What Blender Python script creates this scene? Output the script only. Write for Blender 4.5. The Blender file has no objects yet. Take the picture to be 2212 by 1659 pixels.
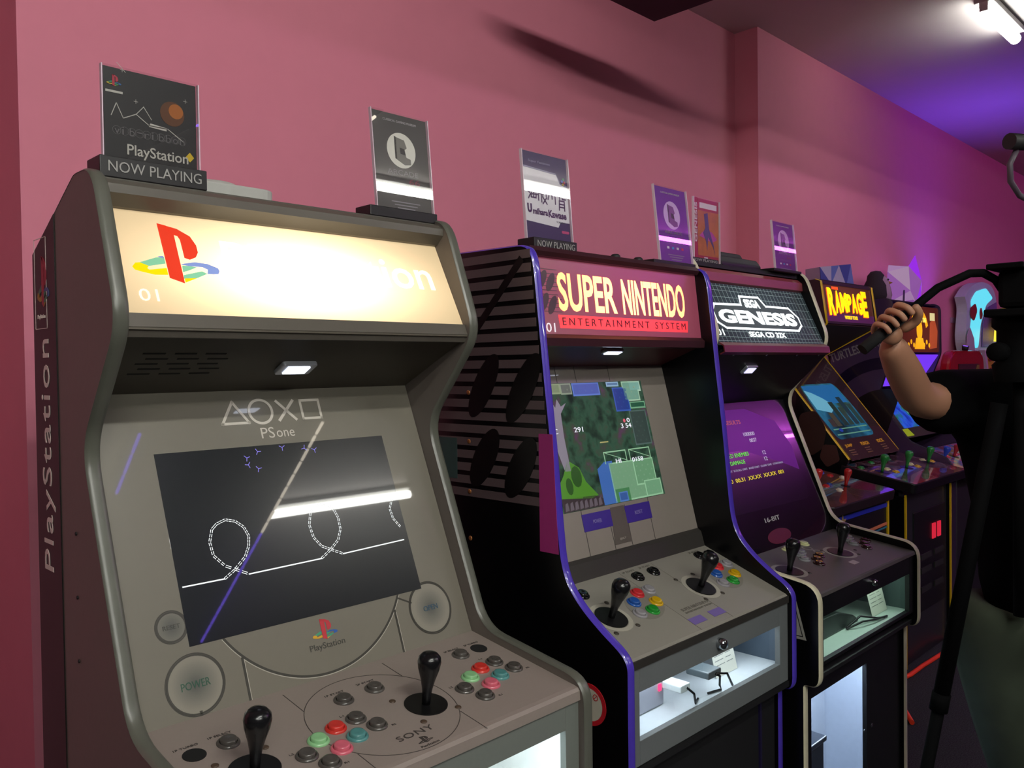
import bpy, bmesh, math, random
from mathutils import Matrix, Vector
random.seed(4)
C = bpy.context.scene.collection
SC = bpy.context.scene

# ------------------------------------------------------------------ camera, world, exposure
cam_d = bpy.data.cameras.new('camera'); cam = bpy.data.objects.new('camera', cam_d); C.objects.link(cam)
cam_d.sensor_fit = 'HORIZONTAL'; cam_d.sensor_width = 36; cam_d.lens = 29.426; cam_d.clip_start = .05
r_, d_, f_ = Vector((.70476, -.70931, -.01366)), Vector((-.02378, -.00438, -.99971)), Vector((.70905, .70488, -.01995))
cam.matrix_world = Matrix(((r_.x, -d_.x, -f_.x, 0), (r_.y, -d_.y, -f_.y, 0), (r_.z, -d_.z, -f_.z, 1.55), (0, 0, 0, 1)))
SC.camera = cam
wd = bpy.data.worlds.new('world'); SC.world = wd; wd.use_nodes = True
wd.node_tree.nodes['Background'].inputs[0].default_value = (.55, .35, .5, 1)
wd.node_tree.nodes['Background'].inputs[1].default_value = .02
SC.view_settings.view_transform = 'Standard'; SC.view_settings.look = 'None'
SC.view_settings.exposure = 0.0; SC.view_settings.gamma = 1; SC.view_settings.use_curve_mapping = False
TUBE = 54.0          # radiance of the white tubes

# ------------------------------------------------------------------ materials
MATS = {}
def lin(h):
    h = h.lstrip('#'); c = [int(h[i:i + 2], 16) / 255 for i in (0, 2, 4)]
    return tuple(((x + .055) / 1.055) ** 2.4 if x > .04045 else x / 12.92 for x in c)
def mat(hexc, rough=.5, metal=0, coat=0, emit=0, spec=.5, grain=.06, gscale=60, bump=0, trans=0):
    k = (hexc, rough, metal, coat, emit, spec, grain, gscale, bump, trans)
    if k in MATS: return MATS[k]
    m = bpy.data.materials.new('surface'); m.use_nodes = True; N = m.node_tree.nodes; L = m.node_tree.links
    b = N['Principled BSDF']; c = lin(hexc)
    b.inputs['Roughness'].default_value = rough; b.inputs['Metallic'].default_value = metal
    b.inputs['Specular IOR Level'].default_value = spec
    b.inputs['Coat Weight'].default_value = coat; b.inputs['Coat Roughness'].default_value = .02
    if trans: b.inputs['Transmission Weight'].default_value = trans
    if emit:
        b.inputs['Base Color'].default_value = (c[0] * .15, c[1] * .15, c[2] * .15, 1)
        b.inputs['Emission Color'].default_value = (*c, 1); b.inputs['Emission Strength'].default_value = emit
    else:
        tc = N.new('ShaderNodeTexCoord'); nz = N.new('ShaderNodeTexNoise'); nz.inputs['Scale'].default_value = gscale
        nz.inputs['Detail'].default_value = 3
        L.new(tc.outputs['Object'], nz.inputs['Vector'])
        mx = N.new('ShaderNodeMix'); mx.data_type = 'RGBA'
        L.new(nz.outputs['Fac'], mx.inputs[0])
        mx.inputs[6].default_value = (*[x * (1 - grain) for x in c], 1); mx.inputs[7].default_value = (*[min(1, x * (1 + grain)) for x in c], 1)
        L.new(mx.outputs[2], b.inputs['Base Color'])
        if bump:
            bp = N.new('ShaderNodeBump'); bp.inputs['Strength'].default_value = bump; bp.inputs['Distance'].default_value = .002
            L.new(nz.outputs['Fac'], bp.inputs['Height']); L.new(bp.outputs[0], b.inputs['Normal'])
    MATS[k] = m; return m
def gloss_clear(tint=(1, 1, 1), refl=.09, rough=.01):
    k = ('clear', tint, refl, rough)
    if k in MATS: return MATS[k]
    m = bpy.data.materials.new('clear_acrylic'); m.use_nodes = True; N = m.node_tree.nodes; L = m.node_tree.links; N.clear()
    o = N.new('ShaderNodeOutputMaterial'); mx = N.new('ShaderNodeMixShader'); t = N.new('ShaderNodeBsdfTransparent'); g = N.new('ShaderNodeBsdfGlossy')
    fr = N.new('ShaderNodeFresnel'); fr.inputs[0].default_value = 1.5
    mm = N.new('ShaderNodeMath'); mm.operation = 'MAXIMUM'; mm.inputs[1].default_value = refl
    t.inputs[0].default_value = (*tint, 1); g.inputs['Roughness'].default_value = rough
    ge = N.new('ShaderNodeNewGeometry'); iv = N.new('ShaderNodeMath'); iv.operation = 'SUBTRACT'; iv.inputs[0].default_value = 1; L.new(ge.outputs['Backfacing'], iv.inputs[1])
    mu = N.new('ShaderNodeMath'); mu.operation = 'MULTIPLY'; L.new(mm.outputs[0], mu.inputs[0]); L.new(iv.outputs[0], mu.inputs[1])
    L.new(fr.outputs[0], mm.inputs[0]); L.new(mu.outputs[0], mx.inputs[0]); L.new(t.outputs[0], mx.inputs[1]); L.new(g.outputs[0], mx.inputs[2]); L.new(mx.outputs[0], o.inputs[0])
    MATS[k] = m; return m
def backlit(name, hexc, lamp, reach, strength, base=.25, gloss=.04):
    """print on a backlit sign: its bulb stands at `lamp` (object space), light falls off with distance"""
    m = bpy.data.materials.new(name); m.use_nodes = True; N = m.node_tree.nodes; L = m.node_tree.links
    b = N['Principled BSDF']; c = lin(hexc)
    b.inputs['Base Color'].default_value = (*[x * .5 for x in c], 1); b.inputs['Roughness'].default_value = gloss + .2
    b.inputs['Coat Weight'].default_value = .4
    geo = N.new('ShaderNodeNewGeometry')
    sb = N.new('ShaderNodeVectorMath'); sb.operation = 'SUBTRACT'; L.new(geo.outputs['Position'], sb.inputs[0]); sb.inputs[1].default_value = lamp
    sc = N.new('ShaderNodeVectorMath'); sc.operation = 'MULTIPLY'; sc.inputs[1].default_value = (1 / reach[0], 1 / reach[1], 1 / reach[2]); L.new(sb.outputs[0], sc.inputs[0])
    ln = N.new('ShaderNodeVectorMath'); ln.operation = 'LENGTH'; L.new(sc.outputs[0], ln.inputs[0])
    p1 = N.new('ShaderNodeMath'); p1.operation = 'POWER'; p1.inputs[1].default_value = 3; L.new(ln.outputs['Value'], p1.inputs[0])
    p2 = N.new('ShaderNodeMath'); p2.operation = 'ADD'; p2.inputs[1].default_value = 1; L.new(p1.outputs[0], p2.inputs[0])
    p3 = N.new('ShaderNodeMath'); p3.operation = 'DIVIDE'; p3.inputs[0].default_value = strength; L.new(p2.outputs[0], p3.inputs[1])
    p4 = N.new('ShaderNodeMath'); p4.operation = 'ADD'; p4.inputs[1].default_value = base; L.new(p3.outputs[0], p4.inputs[0])
    b.inputs['Emission Color'].default_value = (*c, 1); L.new(p4.outputs[0], b.inputs['Emission Strength'])
    return m
def picture(name, cols, scale, strength, stretch=(1, 1, 1), thr=None, seed=0):
    """lit screen picture made of soft colour patches"""
    m = bpy.data.materials.new(name); m.use_nodes = True; N = m.node_tree.nodes; L = m.node_tree.links
    b = N['Principled BSDF']; b.inputs['Base Color'].default_value = (.01, .01, .01, 1); b.inputs['Roughness'].default_value = .08
    tc = N.new('ShaderNodeTexCoord'); mp = N.new('ShaderNodeMapping'); mp.inputs['Scale'].default_value = stretch; mp.inputs['Location'].default_value = (seed, seed, 0)
    nz = N.new('ShaderNodeTexNoise'); nz.inputs['Scale'].default_value = scale; nz.inputs['Detail'].default_value = 5
    rp = N.new('ShaderNodeValToRGB'); rp.color_ramp.interpolation = 'LINEAR' if thr is None else 'CONSTANT'
    L.new(tc.outputs['Object'], mp.inputs[0]); L.new(mp.outputs[0], nz.inputs['Vector']); L.new(nz.outputs['Fac'], rp.inputs[0])
    n = len(cols)
    while len(rp.color_ramp.elements) < n: rp.color_ramp.elements.new(.5)
    for i, c in enumerate(cols):
        rp.color_ramp.elements[i].position = .3 + .4 * i / max(1, n - 1); rp.color_ramp.elements[i].color = (*lin(c), 1)
    L.new(rp.outputs[0], b.inputs['Emission Color']); b.inputs['Emission Strength'].default_value = strength
    return m

# ------------------------------------------------------------------ mesh helpers
WL = {}                                   # world position of each thing / part origin
class M:
    def __init__(s): s.v = []; s.f = []; s.mi = []; s.mats = []; s.cur = 0; s.sm = []
    def use(s, m):
        if m not in s.mats: s.mats.append(m)
        s.cur = s.mats.index(m); return s
    def add(s, vs, fs, smooth=False):
        o = len(s.v); s.v += [Vector(x) for x in vs]
        for f in fs: s.f.append([o + i for i in f]); s.mi.append(s.cur); s.sm.append(smooth)
        return s
    def box(s, a, b):
        x0, y0, z0 = a; x1, y1, z1 = b
        return s.add([(x0, y0, z0), (x1, y0, z0), (x1, y1, z0), (x0, y1, z0), (x0, y0, z1), (x1, y0, z1), (x1, y1, z1), (x0, y1, z1)],
                     [(0, 3, 2, 1), (4, 5, 6, 7), (0, 1, 5, 4), (1, 2, 6, 5), (2, 3, 7, 6), (3, 0, 4, 7)])
    def xf(s, F, vs): return [F @ Vector(v) for v in vs]
    def prism(s, pts, a, b, F=None, axis='n'):
        """closed polygon pts (2D) extruded: axis 'n' in frame F from n=a to n=b; axis 'x' pts are (y,z)"""
        n = len(pts)
        if axis == 'x': vs = [(a, p[0], p[1]) for p in pts] + [(b, p[0], p[1]) for p in pts]
        else: vs = [(p[0], p[1], a) for p in pts] + [(p[0], p[1], b) for p in pts]
        if F: vs = s.xf(F, vs)
        return s.add(vs, [list(range(n))[::-1], [n + i for i in range(n)]] + [(i, (i + 1) % n, n + (i + 1) % n, n + i) for i in range(n)])
    def bx(s, F, u0, v0, u1, v1, a=0, b=.001):
        return s.prism([(u0, v0), (u1, v0), (u1, v1), (u0, v1)], a, b, F)
    def disc(s, F, u, v, r, a=0, b=.001, n=32, ry=None):
        ry = ry or r
        return s.prism([(u + r * math.cos(t * 2 * PI / n), v + ry * math.sin(t * 2 * PI / n)) for t in range(n)], a, b, F)
    def ring(s, F, u, v, r0, r1, a=0, b=.001, n=48, t0=0, t1=1):
        vs = []; fs = []; full = (t1 - t0) >= .999
        k = n if full else n + 1
        for i in range(k):
            t = 2 * PI * (t0 + (t1 - t0) * i / n); c, q = math.cos(t), math.sin(t)
            vs += [(u + r0 * c, v + r0 * q, a), (u + r1 * c, v + r1 * q, a), (u + r1 * c, v + r1 * q, b), (u + r0 * c, v + r0 * q, b)]
        for i in range(n):
            j = (i + 1) % k
            for e in range(4): fs.append((4 * i + e, 4 * j + e, 4 * j + (e + 1) % 4, 4 * i + (e + 1) % 4))
        if not full: fs += [(0, 1, 2, 3), tuple(4 * (k - 1) + e for e in (3, 2, 1, 0))]
        return s.add(s.xf(F, vs), fs)
    def line(s, F, pts, w, a=0, b=.001, closed=False):
        """flat stroke of width w along pts"""
        if closed: pts = list(pts) + [pts[0]]
        for (x0, y0), (x1, y1) in zip(pts[:-1], pts[1:]):
            L = math.hypot(x1 - x0, y1 - y0)
            if L < 1e-6: continue
            dx, dy = (x1 - x0) / L * w / 2, (y1 - y0) / L * w / 2
            s.prism([(x0 - dx + dy, y0 - dy - dx), (x1 + dx + dy, y1 + dy - dx), (x1 + dx - dy, y1 + dy + dx), (x0 - dx - dy, y0 - dy + dx)], a, b, F)
        return s
    def lathe(s, prof, F, n=24):
        vs = []; fs = []; k = len(prof)
        for i in range(n):
            c, q = math.cos(2 * PI * i / n), math.sin(2 * PI * i / n)
            vs += [(r * c, r * q, h) for r, h in prof]
        for i in range(n):
            j = (i + 1) % n
            for e in range(k - 1): fs.append((k * i + e, k * j + e, k * j + e + 1, k * i + e + 1))
        s.add(s.xf(F, vs), fs, True)
        return s
    def tube(s, pts, r, n=10, caps=True, rs=None):
        pts = [Vector(p) for p in pts]; vs = []; fs = []; prev = None
        for i, p in enumerate(pts):
            t = (pts[min(i + 1, len(pts) - 1)] - pts[max(i - 1, 0)]).normalized()
            if prev is None: u = t.orthogonal().normalized()
            else:
                u = prev - t * prev.dot(t)
                u = u.normalized() if u.length > 1e-6 else t.orthogonal().normalized()
            prev = u; w = t.cross(u); rr = rs[i] if rs else r
            vs += [p + (u * math.cos(2 * PI * k / n) + w * math.sin(2 * PI * k / n)) * rr for k in range(n)]
        for i in range(len(pts) - 1):
            for k in range(n): fs.append((i * n + k, i * n + (k + 1) % n, (i + 1) * n + (k + 1) % n, (i + 1) * n + k))
        s.add(vs, fs, True)
        if caps:
            o = len(s.v) - len(vs)
            s.f.append([o + k for k in range(n)][::-1]); s.mi.append(s.cur); s.sm.append(False)
            s.f.append([o + (len(pts) - 1) * n + k for k in range(n)]); s.mi.append(s.cur); s.sm.append(False)
        return s
    def sheet(s, x0, x1, pts, th):
        """bent board spanning x0..x1 along open (y,z) polyline, thickness th to the right-hand side"""
        n = len(pts); off = []
        for i in range(n):
            a = Vector(pts[max(i - 1, 0)]); b = Vector(pts[min(i + 1, n - 1)]); t = (b - a).normalized(); off.append((pts[i][0] + t.y * th, pts[i][1] - t.x * th))
        return s.prism(list(pts) + off[::-1], x0, x1, axis='x')
    def text(s, txt, F, u, v, w, h, depth=.0006, z=.0002, bold=0, shear=0, space=1):
        """lettering fitted into the box (u,v)-(u+w,v+h) of frame F"""
        vs, fs = glyphs(txt, bold, shear, space)
        x0 = min(p[0] for p in vs); x1 = max(p[0] for p in vs); y0 = min(p[1] for p in vs); y1 = max(p[1] for p in vs)
        out = [(u + (p[0] - x0) / (x1 - x0) * w, v + (p[1] - y0) / (y1 - y0) * h, z + depth * (p[2] > 0)) for p in vs]
        return s.add(s.xf(F, out), fs)
PI = math.pi
GL = {}
def glyphs(t, bold, shear, space):
    k = (t, bold, shear, space)
    if k not in GL:
        cu = bpy.data.curves.new('t', 'FONT'); cu.body = t; cu.extrude = .01; cu.offset = bold; cu.shear = shear; cu.space_character = space; cu.resolution_u = 3
        o = bpy.data.objects.new('t', cu); C.objects.link(o)
        dg = bpy.context.evaluated_depsgraph_get(); me = bpy.data.meshes.new_from_object(o.evaluated_get(dg))
        GL[k] = ([tuple(v.co) for v in me.vertices], [list(p.vertices) for p in me.polygons])
        bpy.data.objects.remove(o); bpy.data.curves.remove(cu); bpy.data.meshes.remove(me)
    return GL[k]
def obj(name, m, ma=None, parent=None, smooth=False, bevel=0, label=None):
    """link builder m (world coordinates) as ONE mesh object whose origin is its own centre (bottom centre for things)"""
    n = len(m.v); lo = Vector([min(v[i] for v in m.v) for i in range(3)]); hi = Vector([max(v[i] for v in m.v) for i in range(3)])
    c = (lo + hi) / 2
    if parent is None: c.z = lo.z
    me = bpy.data.meshes.new(name); me.from_pydata([tuple(v - c) for v in m.v], [], m.f)
    if ma is not None: me.materials.append(ma)
    else:
        for x in m.mats: me.materials.append(x)
        me.polygons.foreach_set('material_index', m.mi)
    me.polygons.foreach_set('use_smooth', [True] * len(m.f) if smooth else m.sm)
    bm = bmesh.new(); bm.from_mesh(me); bmesh.ops.recalc_face_normals(bm, faces=bm.faces); bm.to_mesh(me); bm.free()
    o = bpy.data.objects.new(name, me); C.objects.link(o)
    if parent is not None: o.parent = parent; o.location = c - WL[parent.name]
    else: o.location = c
    WL[o.name] = c
    if bevel:
        b = o.modifiers.new('edge', 'BEVEL'); b.width = bevel; b.segments = 2; b.limit_method = 'ANGLE'
    if label: o['label'] = label
    return o
def thing(name, label, cat, loc, group=None):
    o = bpy.data.objects.new(name, None); C.objects.link(o); o.empty_display_size = .1; o.location = loc; WL[o.name] = Vector(loc)
    o['label'] = label; o['category'] = cat
    if group: o['group'] = group
    return o
def tag(o, label, cat, group=None):
    o['label'] = label; o['category'] = cat
    if group: o['group'] = group
    return o
def struct(name, m, ma, parent=None):
    o = obj(name, m, ma, parent); o['kind'] = 'structure'; return o
def frame(x, y0, z0, y1, z1):
    """panel frame: u along +x, v up the panel, n out towards the room"""
    v = Vector((0, y1 - y0, z1 - z0)).normalized(); u = Vector((1, 0, 0)); n = u.cross(v)
    return Matrix(((u.x, v.x, n.x, x), (u.y, v.y, n.y, y0), (u.z, v.z, n.z, z0), (0, 0, 0, 1)))
def sideframe(x):
    """left face of a cabinet: u runs towards the room (-y), v up, n to -x ; u = -y"""
    return Matrix(((0, 0, -1, x), (-1, 0, 0, 0), (0, 1, 0, 0), (0, 0, 0, 1)))
def at(F, u, v, n=0): return F @ Matrix.Translation((u, v, n))
def rounded(pts, rad, seg=6):
    out = []; n = len(pts)
    for i in range(n):
        r = rad.get(i, 0)
        if not r: out.append(pts[i]); continue
        p = Vector(pts[i]); a = (Vector(pts[i - 1]) - p); b = (Vector(pts[(i + 1) % n]) - p)
        ra = min(r, a.length * .48); rb = min(r, b.length * .48); q0 = p + a.normalized() * ra; q1 = p + b.normalized() * rb
        for k in range(seg + 1):
            t = k / seg; out.append(tuple(q0 * (1 - t) ** 2 + p * 2 * t * (1 - t) + q1 * t * t))
    return out
def rrect(u0, v0, u1, v1, r, seg=5):
    return rounded([(u0, v0), (u1, v0), (u1, v1), (u0, v1)], {0: r, 1: r, 2: r, 3: r}, seg)

# ------------------------------------------------------------------ common materials
PINK = mat('#de8499', .75, grain=.03, gscale=14, bump=.05)
BLACK = mat('#0b0b0d', .45); BLACKM = mat('#121214', .6); CHAR = mat('#2c2c2a', .4)
STICK = mat('#141416', .22, spec=.5); CHROME = mat('#b9bcc0', .12, 1); WHITE = mat('#e6e6e2', .6); PAPER = mat('#d9d6cc', .8)

# ------------------------------------------------------------------ room
H = 3.40
m = M().box((-3, -6, -.1), (15, 2.6, 0))
def carpet():
    ma = bpy.data.materials.new('dark_carpet'); ma.use_nodes = True; N = ma.node_tree.nodes; L = ma.node_tree.links; b = N['Principled BSDF']
    b.inputs['Roughness'].default_value = .95
    tc = N.new('ShaderNodeTexCoord'); a = N.new('ShaderNodeTexNoise'); a.inputs['Scale'].default_value = 180; a.inputs['Detail'].default_value = 4
    rp = N.new('ShaderNodeValToRGB'); rp.color_ramp.elements[0].color = (.006, .006, .008, 1); rp.color_ramp.elements[1].color = (.05, .052, .058, 1)
    rp.color_ramp.elements[0].position = .35; rp.color_ramp.elements[1].position = .75
    L.new(tc.outputs['Object'], a.inputs['Vector']); L.new(a.outputs['Fac'], rp.inputs[0]); L.new(rp.outputs[0], b.inputs['Base Color'])
    bp = N.new('ShaderNodeBump'); bp.inputs['Strength'].default_value = .6; bp.inputs['Distance'].default_value = .004; L.new(a.outputs['Fac'], bp.inputs['Height']); L.new(bp.outputs[0], b.inputs['Normal'])
    return ma
struct('floor', m, carpet())
struct('ceiling', M().box((-3, -6, H), (15, 2.6, H + .1)), mat('#d6cfcc', .85, grain=.03, gscale=8))
struct('wall_back', M().box((.651, 2.43, 0), (4.25, 2.9, H)), PINK)
struct('wall_back_right', M().box((4.25, 2.29, 0), (15, 2.9, H)), PINK)
struct('wall_back_left', M().box((-3, 2.88, 0), (.651, 2.98, H)), PINK)
struct('wall_left', M().box((-3.1, -6, 0), (-3, 2.98, H)), mat('#3c2c36', .8))
struct('wall_right', M().box((15, -6, 0), (15.1, 2.9, H)), PINK)
struct('wall_front', M().box((-3, -6.1, 0), (15, -6, H)), mat('#2a2230', .8))
struct('baseboard_back', M().box((.651, 2.415, 0), (4.25, 2.43, .1)).box((4.25, 2.275, 0), (15, 2.29, .1)), BLACKM)
# dropped dark ceiling piece near the wall (its corner shows at the top of the frame) and dark soffit over the near floor
struct('ceiling_soffit', M().box((2.15, 1.25, 2.93), (2.82, 1.97, 2.99)), mat('#3a2430', .8))
struct('ceiling_shadow_caster', M().box((2.3, .42, 2.99), (6.0, .60, 3.40)), mat('#4a4448', .7))  # unseen block put in to cast the dark band on the back wall
struct('ceiling_bulkhead', M().box((-3, -6, 3.30), (2.68, -.2, 3.398)), mat('#1b1a1e', .7))

def tube_light(x0, x1, y, label, z=H, power=TUBE):
    t = thing('fluorescent_light', label, 'ceiling light', ((x0 + x1) / 2, y, z - .06), 'fluorescent ceiling tubes')
    obj('housing', M().box((x0, y - .045, z - .03), (x1, y + .045, z - .001)), mat('#c9c9c6', .5), t, bevel=.004)
    obj('end_cap', M().box((x0, y - .02, z - .075), (x0 + .02, y + .02, z - .03)), WHITE, t)
    obj('end_cap', M().box((x1 - .02, y - .02, z - .075), (x1, y + .02, z - .03)), WHITE, t)
    g = mat('#f6f6ee', .3, emit=power)
    obj('glass_tube', M().tube([(x0 + .02, y, z - .062), (x1 - .02, y, z - .062)], .029, 16), g, t, label='lit white tube')
    return t
tube_light(4.74, 5.34, 1.305, 'lit fluorescent tube on the ceiling at the top right corner', H, 24)
tube_light(2.52, 3.86, -1.65, 'lit fluorescent tube behind the photographer, reflected in the grey bezel', H, TUBE * .65)
tube_light(4.0, 5.34, -1.65, 'lit fluorescent tube behind the photographer, right of the reflected one', H, TUBE * .65)
tube_light(-1.7, -.4, -1.65, 'added unseen fill tube under the dark bulkhead, outside the frame', 3.30, TUBE * 2.3)  # unseen tube added to brighten the left part of the back wall
tube_light(-.1, 1.2, -.9, 'added unseen fill tube under the bulkhead right behind the photographer', 3.30, TUBE * 2.3)  # added out of view as fill for the back wall
tube_light(6.8, 8.1, -4.9, 'lit fluorescent tube over the middle of the room, outside the frame')
tube_light(-1.7, -.4, -3.2, 'added unseen fill tube under the bulkhead in the near left corner of the room', 3.30, TUBE * 2.3)  # extra unseen tube, put in to lift pilaster and left wall
tube_light(-.1, 1.2, -3.0, 'added unseen fill tube under the bulkhead, third from the left wall', 3.30, TUBE * 2.3)  # second extra tube out of view, added for the same fill
def led_line(pts, hexc, e, label, r=.008):
    t = thing('light_strip', label, 'light strip', pts[0], 'coloured light strips')
    obj('channel', M().tube([Vector(p) + Vector((0, 0, r * 1.3)) for p in pts], r * 1.2, 6), CHAR, t)
    obj('diffuser', M().tube(pts, r, 8), mat(hexc, .3, emit=e), t)
    return t
# dashed strip on the bulkhead's edge
t = thing('light_strip', 'dashed white and violet light strip along the dark bulkhead edge', 'light strip', (2.70, -.75, 3.3), 'coloured light strips')
obj('channel', M().box((2.672, -3.2, 3.296), (2.68, -.3, 3.30)), CHAR, t)
for i in range(20):
    y = -.72 - i * .118
    obj('diffuser', M().box((2.668, y - .1, 3.284), (2.680, y, 3.296)), mat('#fff2dc' if i < 9 else '#7b5cff', .3, emit=9 if i < 9 else 8), t)
t = thing('light_strip', 'violet light strip under the dark bulkhead', 'light strip', (1.64, -.72, 3.29), 'coloured light strips')
for i in range(3):
    y = -.72 - i * .16
    obj('diffuser', M().box((1.625, y - .14, 3.286), (1.637, y, 3.298)), mat('#6a4cff', .3, emit=6), t)
led_line([(5.5, -1.65, 3.34), (10.4, -1.65, 3.34)], '#e860ff', 46, 'magenta light strip along the ceiling behind the photographer', .022)
# coloured lamps standing on the far machines and washing wall and ceiling
def flood(name, loc, aim, hexc, power, size=.12, label='', spread=2.2):
    t = thing(name, label, 'lamp', loc)
    d = (Vector(aim) - Vector(loc)).normalized(); q = d.to_track_quat('Z', 'Y').to_matrix().to_4x4(); F = Matrix.Translation(loc) @ q @ Matrix.Scale(.42, 4)
    obj('lamp_body', M().lathe([(0, -.08), (.05, -.08), (.06, 0), (.052, 0), (.045, -.01), (0, -.01)], F, 20), BLACKM, t)
    obj('lens', M().lathe([(0, -.008), (.045, -.008), (.045, -.004), (0, -.004)], F, 20), mat(hexc, .3, emit=6), t)
    ld = bpy.data.lights.new('flood_light', 'AREA'); ld.shape = 'DISK'; ld.size = size; ld.energy = power; ld.color = lin(hexc); ld.spread = spread
    lo = bpy.data.objects.new('flood_light', ld); C.objects.link(lo); lo.parent = t
    lo.matrix_local = Matrix.Translation(d * .01) @ (-d).to_track_quat('Z', 'Y').to_matrix().to_4x4()
    return t
flood('flood_lamp', (6.86, 2.015, 1.6645), (6.72, 1.74, 3.4), '#7a48ff', 6, .06, 'small violet lamp on top of the red arch machine', 1.7)

# ------------------------------------------------------------------ cabinet helpers
def add_sides(root, x0, W, prof, side_m, trim_m, front_from, front_to, T=.0226, names=('side_panel', 't_molding'), left_only=False):
    for x in ([x0] if left_only else [x0, x0 + W - T]):
        obj('side_panel', M().prism(prof, x + .0006, x + T - .0006, axis='x'), side_m, root)
        mm = M(); pts = prof[front_from:front_to]; n = len(pts); k = 7; vs = []; fs = []
        for i in range(n):
            a = Vector(pts[max(i - 1, 0)]); b = Vector(pts[min(i + 1, n - 1)]); tt = (b - a).normalized(); nn = Vector((tt.y, -tt.x))
            if SGN < 0: nn = -nn
            for j in range(k):
                q = j / (k - 1); hgt = .0035 * math.sqrt(max(0, 1 - (2 * q - 1) ** 4))
                vs.append((x + q * T, pts[i][0] + nn.x * hgt, pts[i][1] + nn.y * hgt))
        for i in range(n - 1):
            for j in range(k - 1): fs.append((i * k + j, i * k + j + 1, (i + 1) * k + j + 1, (i + 1) * k + j))
        mm.add(vs, fs, True); obj('t_molding', mm, trim_m, root)
SGN = 1
def button(root, F, u, v, hexc, clear=False, hole=False, r=.0165, label=None, gloss=.25):
    if hole:
        return obj('button_hole', M().disc(F, u, v, .0165, .0002, .0008, 24), mat('#030303', .9), root)
    G = at(F, u, v); mm = mat(hexc, gloss, coat=.3, spec=.6, trans=0)
    b = obj('push_button', M().lathe([(r + .0005, 0), (r + .0005, .0015), (r - .001, .0035), (r - .003, .004), (.0128, .0035), (.0122, .001)], G, 28), mm, root, label=label)
    obj('plunger', M().lathe([(.0120, .001), (.0120, .0068), (.0112, .0082), (.009, .0086), (.004, .008), (0, .0078)], G, 28), mm, b)
    return b
def joystick(root, F, u, v, m_bat=None, h=.09, rb=.0195, base_r=.036, ring=None, tilt=(0, 0)):
    G = at(F, u, v); m_bat = m_bat or STICK
    S = G
    j = obj('joystick', M().lathe([(0, 0), (.007, 0), (.0075, h * .2), (.009, h * .32), (.0125, h * .5), (rb * .92, h * .7), (rb, h * .82), (rb * .93, h * .91), (rb * .65, h * .975), (rb * .3, h * .998), (0, h)], S, 26), m_bat, root)
    obj('dust_washer', M().disc(G, 0, 0, base_r, .0003, .0018, 36), mat('#0c0c0d', .35), j)
    if ring: obj('ring_print', M().ring(G, 0, 0, base_r + .002, base_r + .012, .0001, .0006, 40), ring, j)
    return j
def bolt(root, F, u, v, r=.005, ma=None, name='bolt'):
    obj(name, M().lathe([(r, 0), (r, .0012), (r * .6, .002), (0, .002)], at(F, u, v), 12), ma or BLACKM, root)
def window_box(root, X0, X1, yf, z0, z1, depth, inner, light, lcol=(.85, .93, 1), wall_in=None):
    """lit display drawer behind a window: floor, back, sides, ceiling, lamp strip"""
    i = M(); i.box((X0, yf, z0 - .008), (X1, yf + depth, z0)); obj('drawer_floor', i, inner, root)
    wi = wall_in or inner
    obj('drawer_back', M().box((X0, yf + depth, z0), (X1, yf + depth + .006, z1)), wi, root)
    obj('drawer_side', M().box((X0 - .006, yf, z0), (X0, yf + depth, z1)), wi, root)
    obj('drawer_side', M().box((X1, yf, z0), (X1 + .006, yf + depth, z1)), wi, root)
    obj('drawer_ceiling', M().box((X0, yf, z1), (X1, yf + depth, z1 + .006)), wi, root)
    ld = bpy.data.lights.new('drawer_light', 'AREA'); ld.shape = 'RECTANGLE'; ld.size = (X1 - X0) * .9; ld.size_y = .02; ld.energy = light; ld.color = lcol
    lo = bpy.data.objects.new('drawer_light', ld); C.objects.link(lo); lo.parent = root
    lo.location = Vector(((X0 + X1) / 2, yf + .03, z1 - .004)) - WL[root.name]
def frame_panel(X0, X1, z0, z1, wx0, wx1, wz0, wz1, yf, th, F=None):
    m = M()
    m.box((X0, yf, z0), (wx0, yf + th, z1)); m.box((wx1, yf, z0), (X1, yf + th, z1))
    m.box((wx0, yf, wz1), (wx1, yf + th, z1)); m.box((wx0, yf, z0), (wx1, yf + th, wz0)); return m
LOGO = {'stem': [(.38, .8), (.48, .78), (.55, .66), (.54, 0), (.38, .06)],
 'bowl': [(.55, .66), (.38, .8), (.6, .75), (.74, .66), (.79, .54), (.79, .44), (.75, .37), (.67, .33), (.61, .35), (.61, .6), (.59, .65)],
 'y1': [(-.01, .18), (.03, .23), (.08, .24), (.18, .21), (.15, .17), (.17, .15), (.37, .19), (.37, .1), (.22, .09), (.08, .12), (.01, .14)],
 'g1': [(.08, .24), (.27, .32), (.37, .34), (.37, .25), (.17, .2)], 'b0': [(.3, .34), (.36, .35), (.37, .32), (.34, .32)],
 'b1': [(.55, .26), (.72, .3), (.87, .29), (.99, .24), (1, .2), (.98, .16), (.92, .15), (.84, .15), (.86, .21), (.8, .24), (.65, .24), (.57, .25)],
 'g2': [(.56, .24), (.65, .24), (.73, .23), (.63, .18), (.55, .15)], 'g3': [(.55, .11), (.78, .18), (.84, .15), (.7, .08), (.54, .06)], 'y2': [(.55, .07), (.7, .08), (.55, .01)]}
def ps_logo(m, F, u, v, w, h, mats, a=.0002, b=.0008):
    """letter emblem standing on its coloured shadow"""
    for k, P in LOGO.items():
        m.use(mats['r' if k in ('stem', 'bowl') else k[0]])
        m.prism([(u + p[0] * w, v + p[1] / .8 * h) for p in P], a, b + (.0001 if k in ('stem', 'bowl') else 0), F)
    return m
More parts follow.
